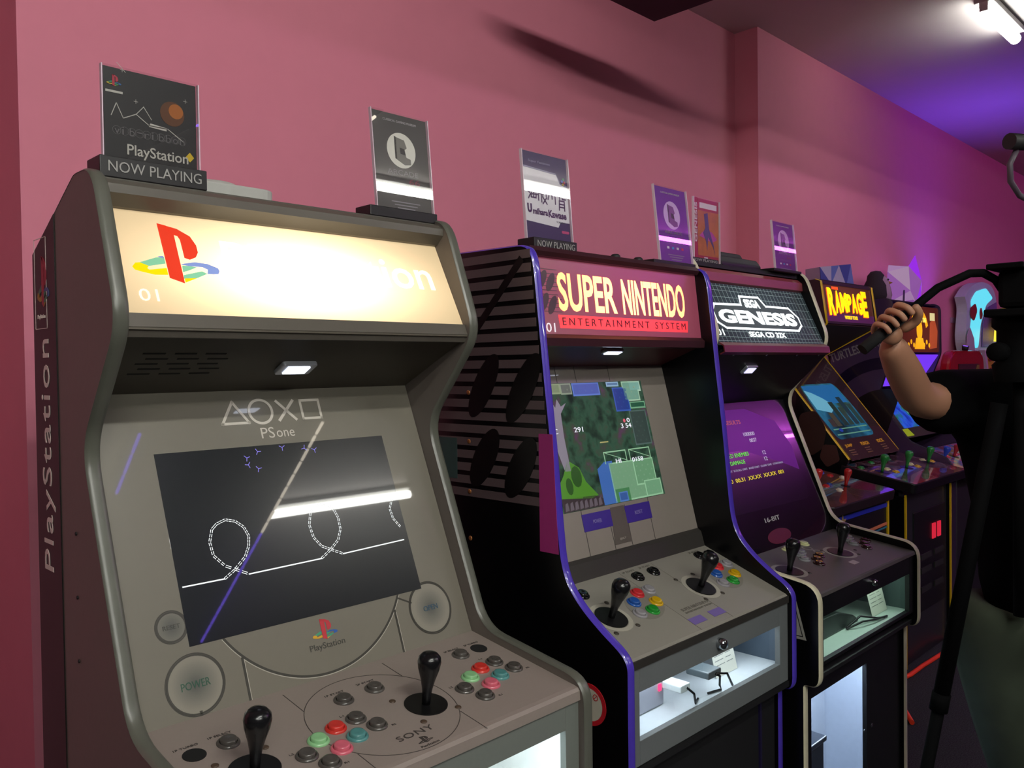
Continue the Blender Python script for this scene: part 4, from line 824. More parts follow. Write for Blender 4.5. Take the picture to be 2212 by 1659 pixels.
# ================================================================== ride machines at the end of the wall
def build_rides():
    y = 1.98
    F = frame(0, y, 0, y, 1)
    t = thing('kiddie_ride', 'red rounded arch machine with a dark window beside the blue one', 'ride machine', (6.72, 2.1, 0))
    out = rounded([(6.34, 0), (6.38, 1.52), (6.46, 1.63), (7.14, 1.63), (7.2, 1.55), (7.22, 0)], {1: .08, 2: .1, 3: .08, 4: .05}); inn = [(7.06, .02), (7.06, 1.53), (6.58, 1.53), (6.53, .02)]
    obj('arch', M().prism(out, -.07, 0, F), mat('#a8121c', .2, coat=.6), t, bevel=.02)
    obj('window_panel', M().prism(inn[::-1], 0, .004, F), mat('#221c1e', .15, coat=1), t); obj('window_wedge', M().prism([(6.8, 1.3), (7.05, 1.3), (7.05, 1.52), (7.0, 1.52)], .004, .006, F), mat('#8a7030', .4), t)
    t = thing('toy_machine', 'tall light blue arched machine with red patches and yellow ball', 'toy machine', (7.9, 2.2, 0))
    y2 = 2.17; k_ = 1.085; F = frame(0, y2, 1.55, y2, 9) @ Matrix.Diagonal((k_, k_, 1, 1)) @ Matrix.Translation((0, -1.55, 0))
    hull = rounded([(6.86, 0), (6.86, 1.62), (6.80, 1.72), (6.86, 1.95), (6.80, 2.03), (6.95, 2.12), (7.20, 2.17), (7.48, 2.15), (7.60, 2.05), (7.62, 1.65), (7.62, 0)], {1: .05, 2: .08, 3: .05, 5: .1, 6: .12, 7: .12, 8: .1})
    obj('body', M().prism(hull, -.08, 0, F), mat('#c4d2da', .5), t)
    obj('front_light', M().prism(rounded([(6.94, 1.65), (6.90, 1.76), (6.96, 1.92), (6.92, 2.0), (7.05, 2.08), (7.3, 2.12), (7.48, 2.05), (7.30, 1.99), (7.16, 1.84), (7.10, 1.65)], {i: .04 for i in range(10)}), .001, .006, F), mat('#58c4d8', .4, emit=1.3), t, label='glowing light blue band')
    for q_ in ([(6.90, 1.95), (7.02, 1.99), (7.06, 1.93), (6.98, 1.85), (6.90, 1.88)], [(7.12, 1.93), (7.16, 1.97), (7.2, 1.90), (7.14, 1.86)]): obj('red_patch', M().prism(rounded(q_, {i: .03 for i in range(len(q_))}), .006, .012, F), mat('#a02432', .5), t)
    obj('inner_panel', M().prism([(7.18, 1.66), (7.2, 1.84), (7.32, 1.97), (7.56, 2.02), (7.58, 1.66)], .006, .012, F), mat('#7a5a9c', .5), t)
    obj('side_panel', M().prism([(6.78, 1.60), (6.80, 1.74), (6.86, 1.80), (6.95, 1.72), (6.98, 1.60)], .012, .02, F), mat('#b8a4b8', .6), t)
    obj('ball', M().lathe([(.085 * math.sin(i * PI / 12), -.10 * math.cos(i * PI / 12)) for i in range(13)], Matrix.Translation((8.02, 2.06, 1.90)), 24), mat('#b8902c', .5), t, label='yellow ball')
    obj('tray', M().prism([(7.34, 1.70), (7.36, 1.79), (7.56, 1.80), (7.62, 1.72)], .05, .14, F), mat('#e8dc3c', .4, emit=1.2), t, label='glowing yellow tray')
    obj('tray_light', M().prism([(7.42, 1.645), (7.56, 1.645), (7.60, 1.68), (7.42, 1.68)], .05, .12, F), mat('#58d8e8', .4, emit=1.2), t, label='glowing blue strip')
    sl = obj('slide', M().prism([(7.10, 1.30), (7.34, 1.30), (7.16, 1.63), (6.99, 1.63)], .06, .09, F), mat('#b8922c', .45), t, label='yellow slide with red ovals')
    obj('slide_edge', M().prism([(7.06, 1.30), (7.10, 1.30), (6.99, 1.63), (6.95, 1.63)], .05, .10, F).prism([(7.34, 1.30), (7.37, 1.30), (7.19, 1.63), (7.16, 1.63)], .05, .10, F), mat('#c8a8b8', .5), t)
    for i in range(3): obj('slide_oval', M().disc(F, 7.13 + (i - .5) * .035 - .0, 1.56 - i * .075, .05, .09, .095, 20, ry=.014), mat('#8a2428', .5), sl)
    obj('orange_light', M().bx(F, 7.36, 1.53, 7.48, 1.58, .05, .09), mat('#ff7a28', .4, emit=1), t, label='orange lamp')
    # leaning boards between the machines
    for i, (q_, c) in enumerate((([(5.98, 1.12), (6.16, 1.12), (6.10, 1.50), (6.02, 1.52)], '#9a9c9c'), ([(6.10, 1.12), (6.36, 1.12), (6.30, 1.35), (6.18, 1.40), (6.12, 1.54)], '#b49cac'))):
        o = obj('foam_board', M().prism(q_, -.02 * i - .02, -.02 * i, frame(0, 2.0, 0, 2.0, 1)).box((q_[0][0] + .02, 2.02 + .02 * i, 0), (q_[1][0] - .02, 2.04 + .02 * i, 1.13)), mat(c, .7)); tag(o, ('pale board with dark edge beside the farthest cabinet', 'pinkish torn board in front of the red arch machine')[i], 'board')
    o = obj('wall_plate', M().bx(frame(7.40, 2.289, 1.865, 2.289, 2), 0, 0, .26, .045, 0, .008), mat('#b48ca4', .5), bevel=.002); tag(o, 'small pale plate on the pink wall', 'wall plate')
build_rides()

# ================================================================== signs on top of the cabinets
def holder(label, x0, x1, z0, z1, y, base, text=None, art=None, tilt=5.2, bw=.05, group=None):
    t = thing('sign_stand', label, 'sign', ((x0 + x1) / 2, y, base[2]), group)
    F = frame(x0, y, z0, y + math.tan(math.radians(tilt)), z0 + 1); w, h = x1 - x0, z1 - z0
    obj('base', M().box((base[0], y - .03, base[2]), (base[1], y - .03 + bw, base[3])), mat('#161416', .45), t, bevel=.0015)
    if text:
        Fb = frame(base[0], y - .0302, base[2], y - .0302, 9); W_, H_ = base[1] - base[0], base[3] - base[2]
        obj('lettering', M().text(text, Fb, W_ * .07, H_ * .22, W_ * .87, H_ * .55, z=.0003), mat('#9a9894', .5), t)
    card = obj('card', M().bx(F, .001, 0, w - .001, h - .001, -.0015, 0), mat('#1d1a1c', .5), t)
    if art: art(F, w, h, card)
    obj('clear_holder', M().bx(F, -.002, 0, w + .002, h + .001, .0022, .0045), gloss_clear((1, 1, 1), .13), t)
    for e0, e1 in ((-.003, -.0012), (w + .0012, w + .003)): obj('holder_edge', M().bx(F, e0, 0, e1, h + .001, -.003, .0045), mat('#dcc8d4', .15), t)
    return t
def art_game(F, w, h, card):
    m = M(); wt = mat('#b8b4ac', .5)
    ps_logo(m, F, .006, h - .030, .022, .018, {'r': mat('#a81f38', .5), 'y': mat('#b8a030', .5), 'g': mat('#3a8c5c', .5), 'b': mat('#2c5c98', .5)})
    m.use(wt).bx(F, .004, h - .040, .030, h - .0365, .0002, .0006).text('PlayStation', F, .035, .009, .098, .022, z=.0003, bold=.01)
    obj('card_print', m, None, card)
    o = mat('#8a5020', .5); m = M().use(mat('#5a341a', .6)).disc(F, .108, h - .055, .02, .0002, .0004, 20).use(mat('#a05a1c', .6)).disc(F, .114, h - .05, .012, .0004, .0006, 20); obj('orange_glow_print', m, None, card)
    m = M().use(wt)      # plain zigzag ribbon drawing in place of the character
    z = [(.012, .072), (.02, .092), (.03, .07), (.05, .08), (.07, .066), (.10, .066), (.125, .05)]
    m.line(F, z, .0012, .0002, .0005); m.line(F, [(.05, .08), (.062, .094), (.074, .076)], .001, .0002, .0005); m.prism([(.07, .064), (.098, .062), (.098, .067), (.072, .07)], .0002, .0005, F)
    for u, v in ((.05, .10), (.13, .117), (.03, .145)): m.line(F, [(u - .003, v), (u + .003, v)], .0006, .0002, .0005); m.line(F, [(u, v - .003), (u, v + .003)], .0006, .0002, .0005)
    m.line(F, [(.022, .155), (.035, .142)], .0007, .0002, .0005)
    obj('ribbon_print', m, None, card)
    m = M().use(mat('#5e5a5c', .5)); 
    for i, ch in enumerate('vib-ribbon'):
        u = .016 + i * .0115; m.text(ch, F, u, .044 if ch != '-' else .05, .008 if ch != 'i' else .003, .012 if ch in 'bi' else (.008 if ch != '-' else .002), z=.0003); m.ring(F, u + .004, .05, .0062, .0068, .0002, .0004, 16)
    obj('title_print', m, None, card)
    obj('yellow_print', M().prism([(.136, .034), (.143, .026), (.136, .018), (.129, .026)], .0002, .0006, F), mat('#c8a812', .5), card)
def art_flyer(col, pale):
    def f(F, w, h, card):
        m = M().use(mat(col, .5)).bx(F, .001, 0, w - .001, h - .001, .0001, .0003)
        obj('card_ground', m, None, card)
        m = M().use(mat(pale, .5)).disc(F, w * .5, h * .64, w * .26, .0004, .0006, 32); obj('round_print', m, None, card)
        m = M().use(mat('#76746e' if col[1] < '5' else '#7a4a86', .5)); c = lambda x, y: (w * (.5 + x), h * .64 + w * y)
        m.prism([c(-.11, .19), c(.06, .16), c(.10, .05), c(.06, .02), c(.08, -.09), c(.16, -.11), c(.16, -.19), c(.05, -.21), c(-.10, -.14)], .0006, .0009, F)
        m.use(mat('#2c2a2a', .5)).prism([c(-.03, .04), c(.05, .03), c(.07, -.06), c(-.02, -.05)], .0009, .0011, F); m.prism([c(-.12, .20), c(-.09, .19), c(-.09, -.14), c(-.12, -.13)], .0006, .0009, F)
        obj('cabinet_print', m, None, card)
        m = M().use(mat('#b8b2b6', .5)).text('CLASSICAL GAMING MUSEUM', F, w * .2, h * .915, w * .6, h * .022, z=.0004)
        m.use(mat('#7c787c', .5)).text('ARCADE', F, w * .22, h * .39, w * .56, h * .05, z=.0004); m.use(mat('#8a4456', .5)).text('66', F, w * .6, h * .31, w * .2, h * .055, z=.0004)
        m.use(mat('#8c8890', .5))
        for i in range(2): m.bx(F, w * (.24 + .02 * i), h * (.285 - i * .02), w * .78, h * (.288 - i * .02), .0004, .0006)
        for i in range(3): m.bx(F, w * (.26 + .05 * i), h * (.115 - i * .03), w * (.78 - .05 * i), h * (.125 - i * .03), .0004, .0006)
        for i, c_ in enumerate(('#d0ccd0', '#3a8cc0', '#c8c4c8', '#c02838')): m.use(mat(c_, .5)).bx(F, w * (.25 + i * .15), h * .195, w * (.32 + i * .15), h * .225, .0004, .0007)
        obj('card_print', m, None, card)
    return f
def art_white(F, w, h, card):
    m = M().use(mat('#3c2c58', .5)).bx(F, .001, 0, w - .001, h, .0001, .0003); obj('card_ground', m, None, card)
    m = M().use(mat('#dcd8de', .5)).prism([(.002, .048), (w * .72, .042), (w * .78, .055), (w - .002, .055), (w - .002, h * .68), (w * .82, h * .70), (w * .74, h * .80), (.002, h * .82)], .0004, .0006, F)
    m.use(mat('#8a86a0', .5)).line(F, [(.002, h * .83), (w * .73, h * .81), (w * .83, h * .71), (w - .002, h * .69)], .003, .0003, .0005); obj('white_field', m, None, card)
    p = mat('#4a2458', .5); m = M().use(p)
    # brush strokes of the four characters
    def K(u, v, s, L_): 
        for q_ in L_: m.line(F, [(u + x * s, v + y * s) for x, y in q_], .0032, .0007, .001)
    K(.014, .098, .028, [[(.0, .9), (.15, .75)], [(-.05, .55), (.12, .45)], [(0, 0), (.2, .3)], [(.3, 1), (.25, .7), (.95, .8)], [(.35, .6), (.3, .1), (.85, .1), (.9, .55), (.35, .6)], [(.2, .35), (1, .38)], [(.6, .6), (.58, .1)]])
    K(.046, .094, .028, [[(0, 1), (0, .1)], [(0, .95), (.35, .95), (.35, 0)], [(0, .65), (.35, .65)], [(.5, .9), (.95, .9), (.9, .5)], [(.55, .9), (.5, .4), (.95, -.1)], [(.95, .4), (.5, -.1)]])
    K(.080, .10, .026, [[(0, 1), (0, .4), (-.12, .1)], [(.4, .95), (.4, .2)], [(.8, 1), (.8, -.2)]])
    K(.110, .086, .030, [[(.2, 1.2), (.2, .7)], [(0, 1), (.2, .95)], [(.5, 1.2), (.5, .75), (.85, .75)], [(.5, 1), (.8, 1.1)], [(.15, .6), (.1, -.1)], [(.15, .6), (.7, .6), (.7, -.1)], [(.2, .35), (.65, .35)], [(.2, .12), (.65, .12)]])
    m.text('U', F, .008, .066, .014, .02, z=.0007, bold=.06).text('mihara', F, .025, .064, .048, .014, z=.0007, bold=.03).text('Kawase', F, .075, .062, .060, .017, z=.0007, bold=.03)
    obj('title_print', m, None, card)
    m = M().use(mat('#8c84a0', .5)).text('Super Famicom', F, .02, h * .88, .07, .007, z=.0005).use(mat('#c04878', .5)).prism(rrect(w * .79, .030, w * .96, .036, .003), .0005, .0008, F)
    m.use(mat('#5c5868', .5)).text('TOKUMA', F, .10, .052, .03, .004, z=.0007)
    for c_, x, y_ in (('#b84a58', .136, .148), ('#b8a040', .131, .143), ('#3c5cc0', .128, .15), ('#3c8c5c', .133, .155)): m.use(mat(c_, .5)).disc(F, x, y_, .0032, .0005, .0008, 12)
    obj('card_print', m, None, card)
def art_orange(F, w, h, card):
    m = M().use(mat('#b0304c', .35)).bx(F, .001, 0, .022, h, .0003, .0006); obj('spine_print', m, None, card)
    m = M().use(mat('#b86a28', .35, grain=.35, gscale=40)).bx(F, .023, .018, w - .001, h - .035, .0003, .0006); obj('orange_ground', m, None, card)
    m = M().use(mat('#a83444', .35)).bx(F, .023, h - .035, w - .001, h - .001, .0003, .0006).bx(F, .023, .001, w - .001, .018, .0003, .0006); obj('red_band', m, None, card)
    m = M().use(mat('#d8c8d0', .4)).text('GENESIS', at(F, .018, .055) @ Matrix.Rotation(PI / 2, 4, 'Z'), 0, 0, .115, .013, z=.0008, bold=.02); m.bx(F, .032, h - .028, w - .012, h - .012, .0007, .0009).bx(F, .055, .004, .075, .014, .0007, .0009); obj('card_print', m, None, card)
    m = M().use(mat('#b848a0', .4)).prism([(.03, .075), (.06, .095), (.10, .09), (.125, .07), (.10, .06), (.06, .068)], .0007, .0009, F)
    m.use(mat('#54487c', .4)).prism([(.055, .14), (.075, .145), (.082, .10), (.108, .05), (.115, .022), (.105, .045), (.078, .075), (.072, .035), (.066, .06), (.05, .085), (.062, .10)], .0009, .0011, F)
    obj('shape_print', m, None, card)
holder('dark game card with wordmark in a NOW PLAYING stand on the grey cabinet', .481, .630, 1.879, 2.026, 1.36, (.466, .628, 1.8475, 1.868), None, art_game, 0)
tS = bpy.data.objects['sign_stand']
Fb = frame(.466, 1.3285, 1.8475, 1.3285, 9)
bpy.data.objects.remove(bpy.data.objects['base'])
obj('base', M().box((.464, 1.330, 1.8475), (.632, 1.385, 1.880)), mat('#161416', .45), tS, bevel=.0015)
obj('lettering', M().text('NOW PLAYING', frame(.464, 1.3298, 1.8475, 1.3298, 9), .012, .009, .146, .0165, z=.0003), mat('#9a9894', .5), tS)
holder('grey museum flyer with round picture at the right end of the grey cabinet', .997, 1.138, 1.864, 2.072, 1.36, (.958, 1.126, 1.8475, 1.868), None, art_flyer('#4a4846', '#d8d6cc'))
holder('white and purple game card in a NOW PLAYING stand on the purple-edged cabinet', 1.309, 1.456, 1.82, 2.022, 1.25, (1.300, 1.44, 1.8025, 1.827), 'NOW PLAYING', art_white, 4.2)
holder('magenta museum flyer at the right end of the purple-edged cabinet', 1.806, 1.952, 1.815, 2.02, 1.25, (1.735, 1.925, 1.8025, 1.816), None, art_flyer('#6a2890', '#c8a8d8'), 6)
holder('orange game card with red spine on the cream-edged cabinet', 2.095, 2.232, 1.852, 2.036, 1.335, (2.03, 2.182, 1.8425, 1.856), 'NOW PLAYING', art_orange, 0)
holder('purple museum flyer at the right end of the cream-edged cabinet', 2.520, 2.664, 1.84, 2.014, 1.30, (2.455, 2.64, 1.843, 1.852), None, art_flyer('#6c2c84', '#c8a4d0'), 4.8)

# game consoles
t = thing('game_console', 'grey game console lying behind the NOW PLAYING stand on the grey cabinet', 'game console', (.70, 1.46, 1.8475))
obj('shell', M().prism(rrect(.59, 1.40, .80, 1.53, .03), 1.8475, 1.882, Matrix.Identity(4)), mat('#a9aaa4', .5), t, bevel=.004)
obj('lid', M().lathe([(0, .006), (.052, .006), (.056, 0)], Matrix.Translation((.695, 1.465, 1.882)), 32), mat('#a9aaa4', .5), t)
t = thing('game_console', 'black game console stack between the two signs on the cream-edged cabinet', 'game console', (2.42, 1.40, 1.8425))
obj('lower_shell', M().prism(rounded([(1.335, 1.8425), (1.335, 1.862), (1.352, 1.884), (1.48, 1.880), (1.50, 1.8425)], {1: .006, 2: .006, 3: .01}), 2.245, 2.49, axis='x'), mat('#08070a', .5), t, bevel=.003)
obj('upper_shell', M().prism(rounded([(1.36, 1.884), (1.37, 1.900), (1.44, 1.908), (1.48, 1.884)], {1: .008, 2: .01}), 2.26, 2.42, axis='x'), mat('#0c0a0e', .5), t, bevel=.003)
obj('front_lip', M().box((2.25, 1.331, 1.8425), (2.485, 1.336, 1.854)), mat('#0a090b', .3), t)
o = obj('red_wedge', M().prism([(1.52, 1.845), (1.52, 1.93), (1.55, 1.845)], 2.36, 2.48, axis='x'), mat('#8a2430', .5)); o.name = 'plastic_block'; tag(o, 'small red plastic block behind the black console', 'plastic block')

# drawer contents of the purple-edged cabinet
t = thing('game_console', 'light grey game console in the lit drawer, red lamp glowing', 'game console', (1.43, 1.10, .816))
obj('shell', M().box((1.31, 1.04, .818), (1.50, 1.165, .876)), mat('#9a9aa6', .5), t, bevel=.004)
for i in range(6): obj('vent_rib', M().box((1.306, 1.05 + i * .018, .822), (1.31, 1.06 + i * .018, .85)), mat('#85858f', .5), t)
obj('power_lamp', M().box((1.478, 1.037, .852), (1.486, 1.04, .866)), mat('#ff2048', .4, emit=5), t)
for i, (x, c, nm) in enumerate(((1.50, '#d8dcdc', 'white plug'), (1.60, '#50585c', 'grey plug'))):
    o = thing('controller_plug', ('white controller plug and cable in the lit drawer', 'dark grey controller plug and cables in the lit drawer')[i], 'plug', (x, 1.02, .817))
    z0 = .866 if i == 0 else .872
    obj('plug_body', M().prism(rrect(x - .018 - i * .008, z0 - .008, x + .018 + i * .008, z0 + .008, .004), -.028, .02 + i * .01, frame(0, 1.005, 0, 1.005, 1)), mat(c, .35), o, bevel=.002)
    cab = [(x + .004, .985, z0), (x + .03, .984, z0 - .02), (x + .045, .99, .8195), (x + .07, 1.0, .8195)] if i == 0 else [(x, .975, z0), (x + .02, .975, z0 - .01), (x + .035, .985, .835), (x + .05, .99, .8195), (x + .01, 1.0, .8195)]
    obj('cable', M().tube(cab, .0026, 8), BLACK, o)
    if i: obj('cable', M().tube([(x + .004, .975, z0), (x + .05, .975, z0 - .012), (x + .09, .985, .8195)], .0026, 8), BLACK, o)
def leaning_card(label, x0, x1, y, z0, h, head):
    F = frame(x0, y, z0, y + h * .25, z0 + h); w = x1 - x0
    t = thing('info_card', label, 'card', ((x0 + x1) / 2, y + .01, z0))
    obj('paper', M().bx(F, 0, 0, w, h, -.001, 0), mat('#cfccc0', .8), t)
    m = M().use(mat('#7c7c7a', .7))
    for c_ in (0, 1):
        for i in range(5): m.bx(F, w * (.08 + .5 * c_), h * (.70 - i * .11), w * (.5 + (.3 + .02 * i) * c_ - .04 * (i % 2)), h * (.715 - i * .11), .0002, .0005)
    obj('print_lines', m, None, t); obj('heading', M().text('GENESIS' if head[1] < '8' else 'CONTROLS', F, w * .28, h * .84, w * .44, h * .07, z=.0003, bold=.02), mat(head, .6), t)
leaning_card('white card with red heading leaning in the bluish lit drawer', 1.705, 1.80, 1.035, .817, .095, '#b03040')
leaning_card('pale card with black heading leaning in the greenish lit drawer', 2.49, 2.60, .985, .797, .10, '#2c2c2c')
t = thing('game_console', 'black game console in the greenish lit drawer', 'game console', (2.27, 1.05, .797))
obj('shell', M().prism(rounded([(2.10, .797), (2.10, .855), (2.30, .85), (2.40, .82), (2.43, .797)], {1: .02, 2: .02, 3: .02}), -.16, -.02, frame(0, .98, 0, .98, 1)), mat('#1a201d', .4), t, bevel=.004)
o = obj('cable', M().tube([(2.32, .99, .80), (2.38, .97, .812), (2.44, .96, .806), (2.52, .955, .800)], .003, 8).tube([(2.33, .995, .80), (2.40, .985, .82), (2.47, .965, .803), (2.50, .955, .800)], .003, 8), BLACK); tag(o, 'black controller cables in the greenish lit drawer', 'cable')
t = thing('device_box', 'dark boxy device standing in the lower lit compartment', 'device', (2.14, 1.08, .096))
obj('shell', M().box((2.04, 1.02, .096), (2.24, 1.15, .50)), mat('#23262e', .4), t, bevel=.008); obj('lid', M().box((2.035, 1.015, .50), (2.245, 1.155, .515)), mat('#2c3038', .3), t, bevel=.003)

# paper things on top of the far cabinets
t = thing('paper_model', 'folded blue and white paper block on the yellow-edged cabinet', 'paper model', (4.85, 2.10, 1.997))
P = [(4.56, 2.08, 1.998), (4.96, 2.06, 1.998), (4.57, 2.09, 2.09), (4.96, 2.08, 2.135), (5.0, 2.16, 2.10), (5.16, 2.20, 1.998), (4.62, 2.2, 1.998), (4.62, 2.2, 2.09)]
m = M(); wp = mat('#a8a0b8', .7); bp = mat('#343f8c', .7); b2 = mat('#5c6cb0', .7)
m.use(wp).add(P, [(1, 5, 3), (2, 3, 7), (3, 4, 7), (0, 6, 7, 2), (3, 5, 4), (4, 5, 6, 7), (0, 1, 5, 6)]); obj('paper_back', m, None, t)
e = lambda a_, b_, q: tuple(P[a_][i] * (1 - q) + P[b_][i] * q for i in range(3))
for tri, mm_ in (((P[2], e(2, 3, .35), e(0, 1, .3)), wp), ((P[2], e(0, 1, .3), P[0]), bp), ((e(2, 3, .35), e(2, 3, .6), e(0, 1, .3)), b2), ((e(2, 3, .6), P[3], e(0, 1, .75)), bp), ((e(2, 3, .6), e(0, 1, .75), e(0, 1, .3)), wp), ((P[3], P[1], e(0, 1, .75)), b2)):
    obj('paper_facet', M().add([*tri, *[(p_[0], p_[1] + .003, p_[2]) for p_ in tri]], [(0, 1, 2), (3, 5, 4), (0, 3, 4, 1), (1, 4, 5, 2), (2, 5, 3, 0)]), mm_, t)
t = thing('paper_sculpture', 'crumpled pale pink paper shape with violet light put in as emission, on the farthest cabinet', 'paper sculpture', (5.85, 2.12, 1.926))
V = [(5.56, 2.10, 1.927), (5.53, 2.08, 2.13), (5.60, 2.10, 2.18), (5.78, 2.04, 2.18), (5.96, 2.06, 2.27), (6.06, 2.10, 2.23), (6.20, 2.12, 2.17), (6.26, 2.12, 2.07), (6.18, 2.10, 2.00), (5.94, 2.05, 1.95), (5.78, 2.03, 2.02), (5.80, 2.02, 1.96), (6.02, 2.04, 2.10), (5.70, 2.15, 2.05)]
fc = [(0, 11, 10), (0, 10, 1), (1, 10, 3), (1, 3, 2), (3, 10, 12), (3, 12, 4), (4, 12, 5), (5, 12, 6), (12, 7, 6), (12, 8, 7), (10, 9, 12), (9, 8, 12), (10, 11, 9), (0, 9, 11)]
pm = [mat('#d8a8e0', .8, emit=.42), mat('#c078d8', .8, emit=.42), mat('#e0b8e0', .8, emit=.42), mat('#a030f0', .5, emit=.8)]  # plain paper: violet lamplight on it is put into the facets as emission
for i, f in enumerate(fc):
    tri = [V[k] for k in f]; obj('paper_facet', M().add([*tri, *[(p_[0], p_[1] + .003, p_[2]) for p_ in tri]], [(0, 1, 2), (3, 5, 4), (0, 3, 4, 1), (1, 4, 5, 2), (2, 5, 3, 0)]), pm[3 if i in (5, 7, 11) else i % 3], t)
obj('paper_stay', M().tube([(5.70, 2.045, 1.927), (5.71, 2.045, 2.02)], .006, 6), mat('#5a3a6c', .7), t)
t = thing('plush_penguin', 'black and white plush penguin peeking beside the pink paper', 'plush toy', (5.46, 2.13, 1.926))
obj('body', M().lathe([(0, 0), (.07, .005), (.085, .05), (.075, .11), (.055, .15), (.05, .18), (.03, .205), (0, .21)], Matrix.Translation((5.46, 2.13, 1.926)), 20), mat('#2a1c28', .9), t)
obj('belly', M().lathe([(0, 0), (.055, .0), (.07, .05), (.06, .10), (.045, .145), (.03, .17), (0, .175)], Matrix.Translation((5.475, 2.105, 1.928)), 18), mat('#a07c98', .9), t)
obj('eye', M().lathe([(0, -.008), (.008, 0), (0, .008)], Matrix.Translation((5.475, 2.058, 2.075)), 10), BLACK, t); obj('beak', M().lathe([(.012, 0), (0, .025)], Matrix.Translation((5.49, 2.06, 2.055)) @ Matrix.Rotation(PI / 2, 4, 'X'), 8), mat('#a86a30', .6), t)

# orange cable on the floor
o = obj('extension_cord', M().tube([(3.7, 1.30, .012), (3.86, 1.40, .012), (3.95, 1.49, .014), (4.16, 1.52, .012), (4.27, 1.505, .012), (4.43, 1.505, .012), (4.66, 1.495, .012), (4.80, 1.49, .012), (4.93, 1.52, .012), (5.02, 1.55, .014), (5.29, 1.53, .012), (5.52, 1.53, .012)], .011, 8), mat('#ff4420', .5)); tag(o, 'orange red extension cord along the cabinet fronts on the carpet', 'cord')

# ================================================================== person, tripod, camera
def skin_mesh(name, nodes, edges, mate, parent, sub=2, root_i=0):
    """nodes: (x,y,z,rx,ry) in world"""
    o0 = WL[parent.name]; me = bpy.data.meshes.new(name); me.from_pydata([tuple(Vector(n[:3]) - o0) for n in nodes], edges, [])
    me.materials.append(mate); o = bpy.data.objects.new(name, me); C.objects.link(o); o.parent = parent; WL[o.name] = o0
    sk = o.modifiers.new('skin', 'SKIN'); sk.use_smooth_shade = True
    sv = me.skin_vertices[0].data if me.skin_vertices else None
    if sv is None:
        bm = bmesh.new(); bm.from_mesh(me); bm.verts.layers.skin.verify(); bm.to_mesh(me); bm.free(); sv = me.skin_vertices[0].data
    for i, n in enumerate(nodes): sv[i].radius = (n[3], n[4] if len(n) > 4 else n[3]); sv[i].use_root = (i == root_i)
    ss = o.modifiers.new('smooth', 'SUBSURF'); ss.levels = sub; ss.render_levels = sub
    return o
per = thing('person', 'person in black t-shirt and olive trousers reaching for the tripod handle', 'person', (2.47, .52, 0))
SKIN = mat('#a8785e', .55, grain=.05, gscale=30); SHIRT = mat('#060608', .95, grain=.2, spec=.08); SHORTS = mat('#3e4738', .9, grain=.35, gscale=9, bump=1)
N_ = [(2.48, .52, .95, .10, .09), (2.46, .52, 1.15, .14, .11), (2.47, .52, 1.36, .16, .12), (2.46, .515, 1.50, .06, .06), (2.445, .51, 1.57, .055, .055),
      (2.46, .69, 1.45, .065, .065), (2.155, .738, 1.452, .045, .048), (2.05, .737, 1.53, .042, .046), (1.953, .733, 1.60, .028, .032),
      (2.48, .34, 1.45, .065, .065), (2.44, .28, 1.17, .045, .045), (2.25, .36, 1.02, .028, .03),
      (2.45, .58, .86, .08, .08), (2.42, .56, .50, .06, .06), (2.50, .53, .28, .055, .055), (2.54, .52, .08, .04, .04), (2.44, .53, .035, .04, .03),
      (2.50, .43, .86, .08, .08), (2.52, .33, .49, .06, .06), (2.60, .30, .28, .055, .055), (2.64, .29, .08, .04, .04), (2.54, .28, .035, .04, .03)]
E_ = [(0, 1), (1, 2), (2, 3), (3, 4), (2, 5), (5, 6), (6, 7), (7, 8), (2, 9), (9, 10), (10, 11), (0, 12), (12, 13), (13, 14), (14, 15), (15, 16), (0, 17), (17, 18), (18, 19), (19, 20), (20, 21)]
skin_mesh('body', N_, E_, SKIN, per)
skin_mesh('t_shirt', [(2.45, .54, .82, .21, .18), (2.46, .52, 1.1, .20, .17), (2.46, .52, 1.36, .185, .145), (2.46, .515, 1.475, .10, .09), (2.45, .70, 1.45, .095, .095), (2.31, .72, 1.445, .088, .09), (2.20, .735, 1.45, .085, .09), (2.48, .33, 1.44, .09, .09), (2.46, .29, 1.26, .08, .08)],
          [(0, 1), (1, 2), (2, 3), (2, 4), (4, 5), (5, 6), (2, 7), (7, 8)], SHIRT, per)
skin_mesh('trousers', [(2.45, .53, 1.10, .19, .17), (2.38, .61, .84, .155, .14), (2.42, .56, .54, .12, .115), (2.50, .53, .28, .085, .085), (2.54, .52, .07, .075, .075), (2.50, .39, .84, .13, .13), (2.52, .33, .54, .11, .11), (2.60, .30, .28, .085, .085), (2.64, .29, .07, .075, .075)], [(0, 1), (1, 2), (2, 3), (3, 4), (0, 5), (5, 6), (6, 7), (7, 8)], SHORTS, per)
for y_, x_ in ((.525, 2.47), (.285, 2.57)):
    obj('shoe', M().prism(rounded([(x_ - .13, .0), (x_ - .13, .05), (x_ - .02, .085), (x_ + .10, .10), (x_ + .13, .06), (x_ + .13, 0)], {0: .01, 1: .03, 2: .03, 3: .03, 4: .02}), -.045, .045, Matrix(((1, 0, 0, 0), (0, 0, 1, y_), (0, 1, 0, 0), (0, 0, 0, 1)))), mat('#18181a', .7), per, bevel=.01)
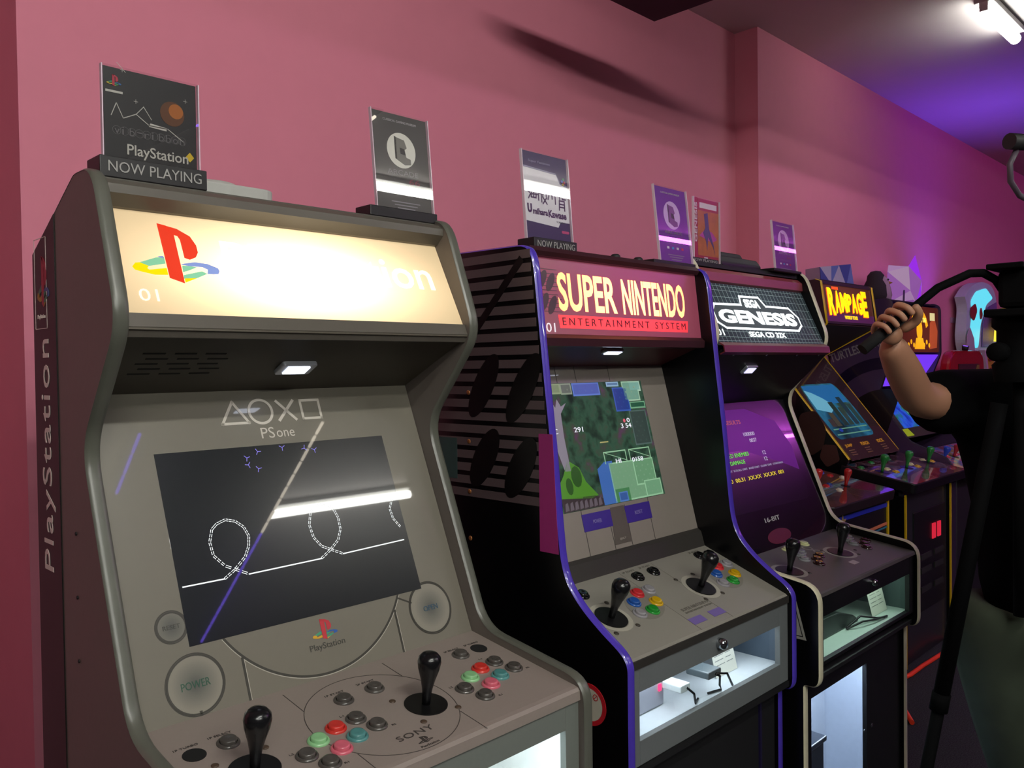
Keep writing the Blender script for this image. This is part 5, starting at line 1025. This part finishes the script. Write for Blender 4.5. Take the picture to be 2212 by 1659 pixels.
# head facing -x with face
hc = Vector((2.425, .51, 1.685))
def head_mesh():
    m = M(); vs = []; fs = []; n, k = 24, 16
    for j in range(k + 1):
        th = PI * j / k
        for i in range(n):
            ph = 2 * PI * i / n; x = -math.cos(ph) * math.sin(th); y = math.sin(ph) * math.sin(th); z = math.cos(th)
            X = x * .098; Y = y * .076; Z = z * .118
            if z < -.2: X *= 1 + .25 * z; Y *= 1 + .35 * z
            if x < -.8 and abs(y) < .22 and -.35 < z < .05: X -= .022 * (1 - abs(y) / .22) * (1 - abs(z + .2) / .3 if z < .05 else 0)
            if x < -.7 and .0 < z < .25 and .2 < abs(y) < .55: X += .008
            vs.append(hc + Vector((X, Y, Z)))
    for j in range(k):
        for i in range(n): fs.append((j * n + i, j * n + (i + 1) % n, (j + 1) * n + (i + 1) % n, (j + 1) * n + i))
    return m.add(vs, fs, True)
obj('head', head_mesh(), SKIN, per)
for s in (-1, 1):
    obj('eye', M().lathe([(0, -.011), (.009, -.006), (.011, 0), (.009, .006), (0, .011)], Matrix.Translation(hc + Vector((-.083, s * .031, .012))), 14), mat('#d8d4d0', .3), per)
    obj('pupil', M().lathe([(0, -.005), (.005, 0), (0, .005)], Matrix.Translation(hc + Vector((-.092, s * .031, .012))), 10), BLACK, per)
    obj('ear', M().lathe([(0, -.03), (.014, -.018), (.017, .005), (.012, .025), (0, .032)], Matrix.Translation(hc + Vector((.01, s * .076, -.005))) @ Matrix.Diagonal((1, .5, 1, 1)), 14), SKIN, per)
obj('mouth', M().tube([hc + Vector((-.078, -.024, -.062)), hc + Vector((-.086, 0, -.063)), hc + Vector((-.078, .024, -.062))], .0045, 8), mat('#8a4c44', .5), per)
hm = head_mesh(); hm.v = [hc + (v - hc) * 1.06 + Vector((.012, 0, .012)) for v in hm.v]
keep = [f for f in hm.f if all((hm.v[i].z > hc.z + .045 or (hm.v[i].x > hc.x - .005 and hm.v[i].z > hc.z - .06)) for i in f)]; hm.f = keep; hm.sm = [True] * len(keep); hm.mi = [0] * len(keep)
obj('hair', hm, mat('#1c1410', .8), per)
# hand gripping the pan handle: palm and five curled fingers around the bar
bA, bB = Vector((1.856, .745, 1.585)), Vector((2.012, .648, 1.715)); ax = (bB - bA).normalized()
wr = Vector((1.953, .733, 1.60)); gc = bA + ax * .085                      # grip centre on the bar
toA = (wr - gc); toA = (toA - ax * toA.dot(ax)).normalized(); side = ax.cross(toA)
HN = [(*wr, .028, .028), (*(gc + toA * .045), .030, .026), (*(gc + toA * .026 + ax * .025), .020, .016), (*(gc + toA * .026 - ax * .025), .020, .016)]
HE = [(0, 1), (1, 2), (1, 3)]
skin_mesh('hand_palm', HN, HE, SKIN, per)
for k_ in range(4):
    off = ax * (.036 - .0235 * k_); L_ = (1, 1.1, 1.05, .88)[k_]; r = .0098 - .0006 * k_
    pts = [gc + off + toA * .026 + side * .008, gc + off + toA * .012 + side * .026 * L_, gc + off - toA * .016 + side * .024 * L_, gc + off - toA * .028 - side * .002, gc + off - toA * .016 - side * .020]
    skin_mesh('finger', [(*p_, r * (1.1 if i == 0 else 1 - .06 * i)) for i, p_ in enumerate(pts)], [(i, i + 1) for i in range(4)], SKIN, per)
skin_mesh('thumb', [(*p_, r_t) for p_, r_t in ((gc + ax * .02 + toA * .035 - side * .008, .013), (gc + ax * .045 + toA * .012 - side * .024, .0115), (gc + ax * .052 - toA * .012 - side * .022, .0105), (gc + ax * .05 - toA * .028 - side * .006, .009))], [(0, 1), (1, 2), (2, 3)], SKIN, per)
skin_mesh('hand_palm', [(2.25, .36, 1.02, .026), (2.20, .375, .985, .032), (2.165, .385, .95, .028)], [(0, 1), (1, 2)], SKIN, per)
for k_ in range(4): skin_mesh('finger', [(2.17, .36 + .018 * k_, .955, .0095), (2.14, .365 + .018 * k_, .92, .009), (2.14, .368 + .018 * k_, .888, .008)], [(0, 1), (1, 2)], SKIN, per)
skin_mesh('thumb', [(2.21, .345, .99, .012), (2.17, .335, .965, .011), (2.15, .335, .935, .0095)], [(0, 1), (1, 2)], SKIN, per)

tp = thing('tripod', 'black tripod with a long pan handle held by the person', 'tripod', (2.2, .55, 0))
hd = Vector((2.225, .535, 1.60)); DK = mat('#040405', .85, spec=.1)
obj('pan_handle', M().tube([bA - ax * .01, bA + ax * .10, bB, Vector((2.075, .60, 1.748)), Vector((2.112, .583, 1.750)), Vector((2.15, .567, 1.735)), Vector((2.19, .55, 1.69)), Vector((2.22, .535, 1.65))], .0095, 12), DK, tp)
obj('handle_grip', M().tube([bA - ax * .012, bA + ax * .12], .013, 14), mat('#0b0a0c', .9), tp)
obj('fluid_head', M().lathe([(.055, -.10), (.06, -.06), (.05, -.05), (.05, .02), (.06, .03), (.06, .05), (0, .05)], Matrix.Translation(hd), 24), DK, tp)
obj('quick_release_plate', M().box(hd + Vector((-.09, -.055, .05)), hd + Vector((.09, .055, .068))), DK, tp, bevel=.004)
obj('head_knob', M().lathe([(.022, 0), (.022, .03), (.016, .036), (0, .036)], Matrix.Translation(hd + Vector((-.05, .03, -.03))) @ Matrix.Rotation(-PI / 2, 4, 'Y'), 16), DK, tp)
obj('centre_column', M().tube([hd + Vector((0, 0, -.1)), (hd.x, hd.y, .95)], .017, 14), DK, tp)
for ft in ((2.076, .80, .01), (2.02, .12, .01), (2.72, .60, .01)):
    top = Vector((hd.x, hd.y, 1.45)) + (Vector((ft[0], ft[1], 1.45)) - Vector((hd.x, hd.y, 1.45))).normalized() * .045; ft = Vector(ft); md = top.lerp(ft, .5)
    l = obj('leg', M().tube([top, md], .0185, 12).tube([md, ft], .0145, 12), DK, tp)
    obj('leg_clamp', M().tube([top.lerp(ft, .485), top.lerp(ft, .515)], .021, 12), DK, l); obj('rubber_foot', M().tube([top.lerp(ft, .975), ft + Vector((0, 0, .004))], .02, 10), DK, l)
cv = thing('video_camera', 'black video camera on the tripod with boom microphone and cable', 'camera', (2.25, .48, 1.669))
obj('camera_body', M().box((2.13, .40, 1.669), (2.36, .56, 1.756)), DK, cv, bevel=.012)
obj('top_plate', M().box((2.10, .50, 1.755), (2.36, .575, 1.768)), DK, cv, bevel=.003)
obj('lens_barrel', M().tube([(2.36, .46, 1.73), (2.48, .40, 1.73), (2.49, .395, 1.73)], .042, 20, rs=[.036, .040, .044]), DK, cv)
mic = Vector((1.822, .449, 1.969)) * 1.22 - Vector((0, 0, 1.55 * .22))
obj('microphone', M().tube([mic + Vector((-.008, .008, -.0)), mic + Vector((.12, -.05, .004))], .019, 14), mat('#17161a', .6), cv)
obj('cable', M().tube([mic + Vector((.02, 0, -.018)), mic + Vector((.004, .01, -.05)), mic + Vector((.010, .01, -.09)), mic + Vector((.045, .0, -.12)), (2.36, .44, 1.86), (2.35, .46, 1.80)], .007, 8), mat('#4a3f4a', .5), cv)
obj('microphone_arm', M().tube([mic + Vector((.10, -.04, 0)), (2.44, .36, 1.98), (2.35, .44, 1.79)], .007, 8), DK, cv)
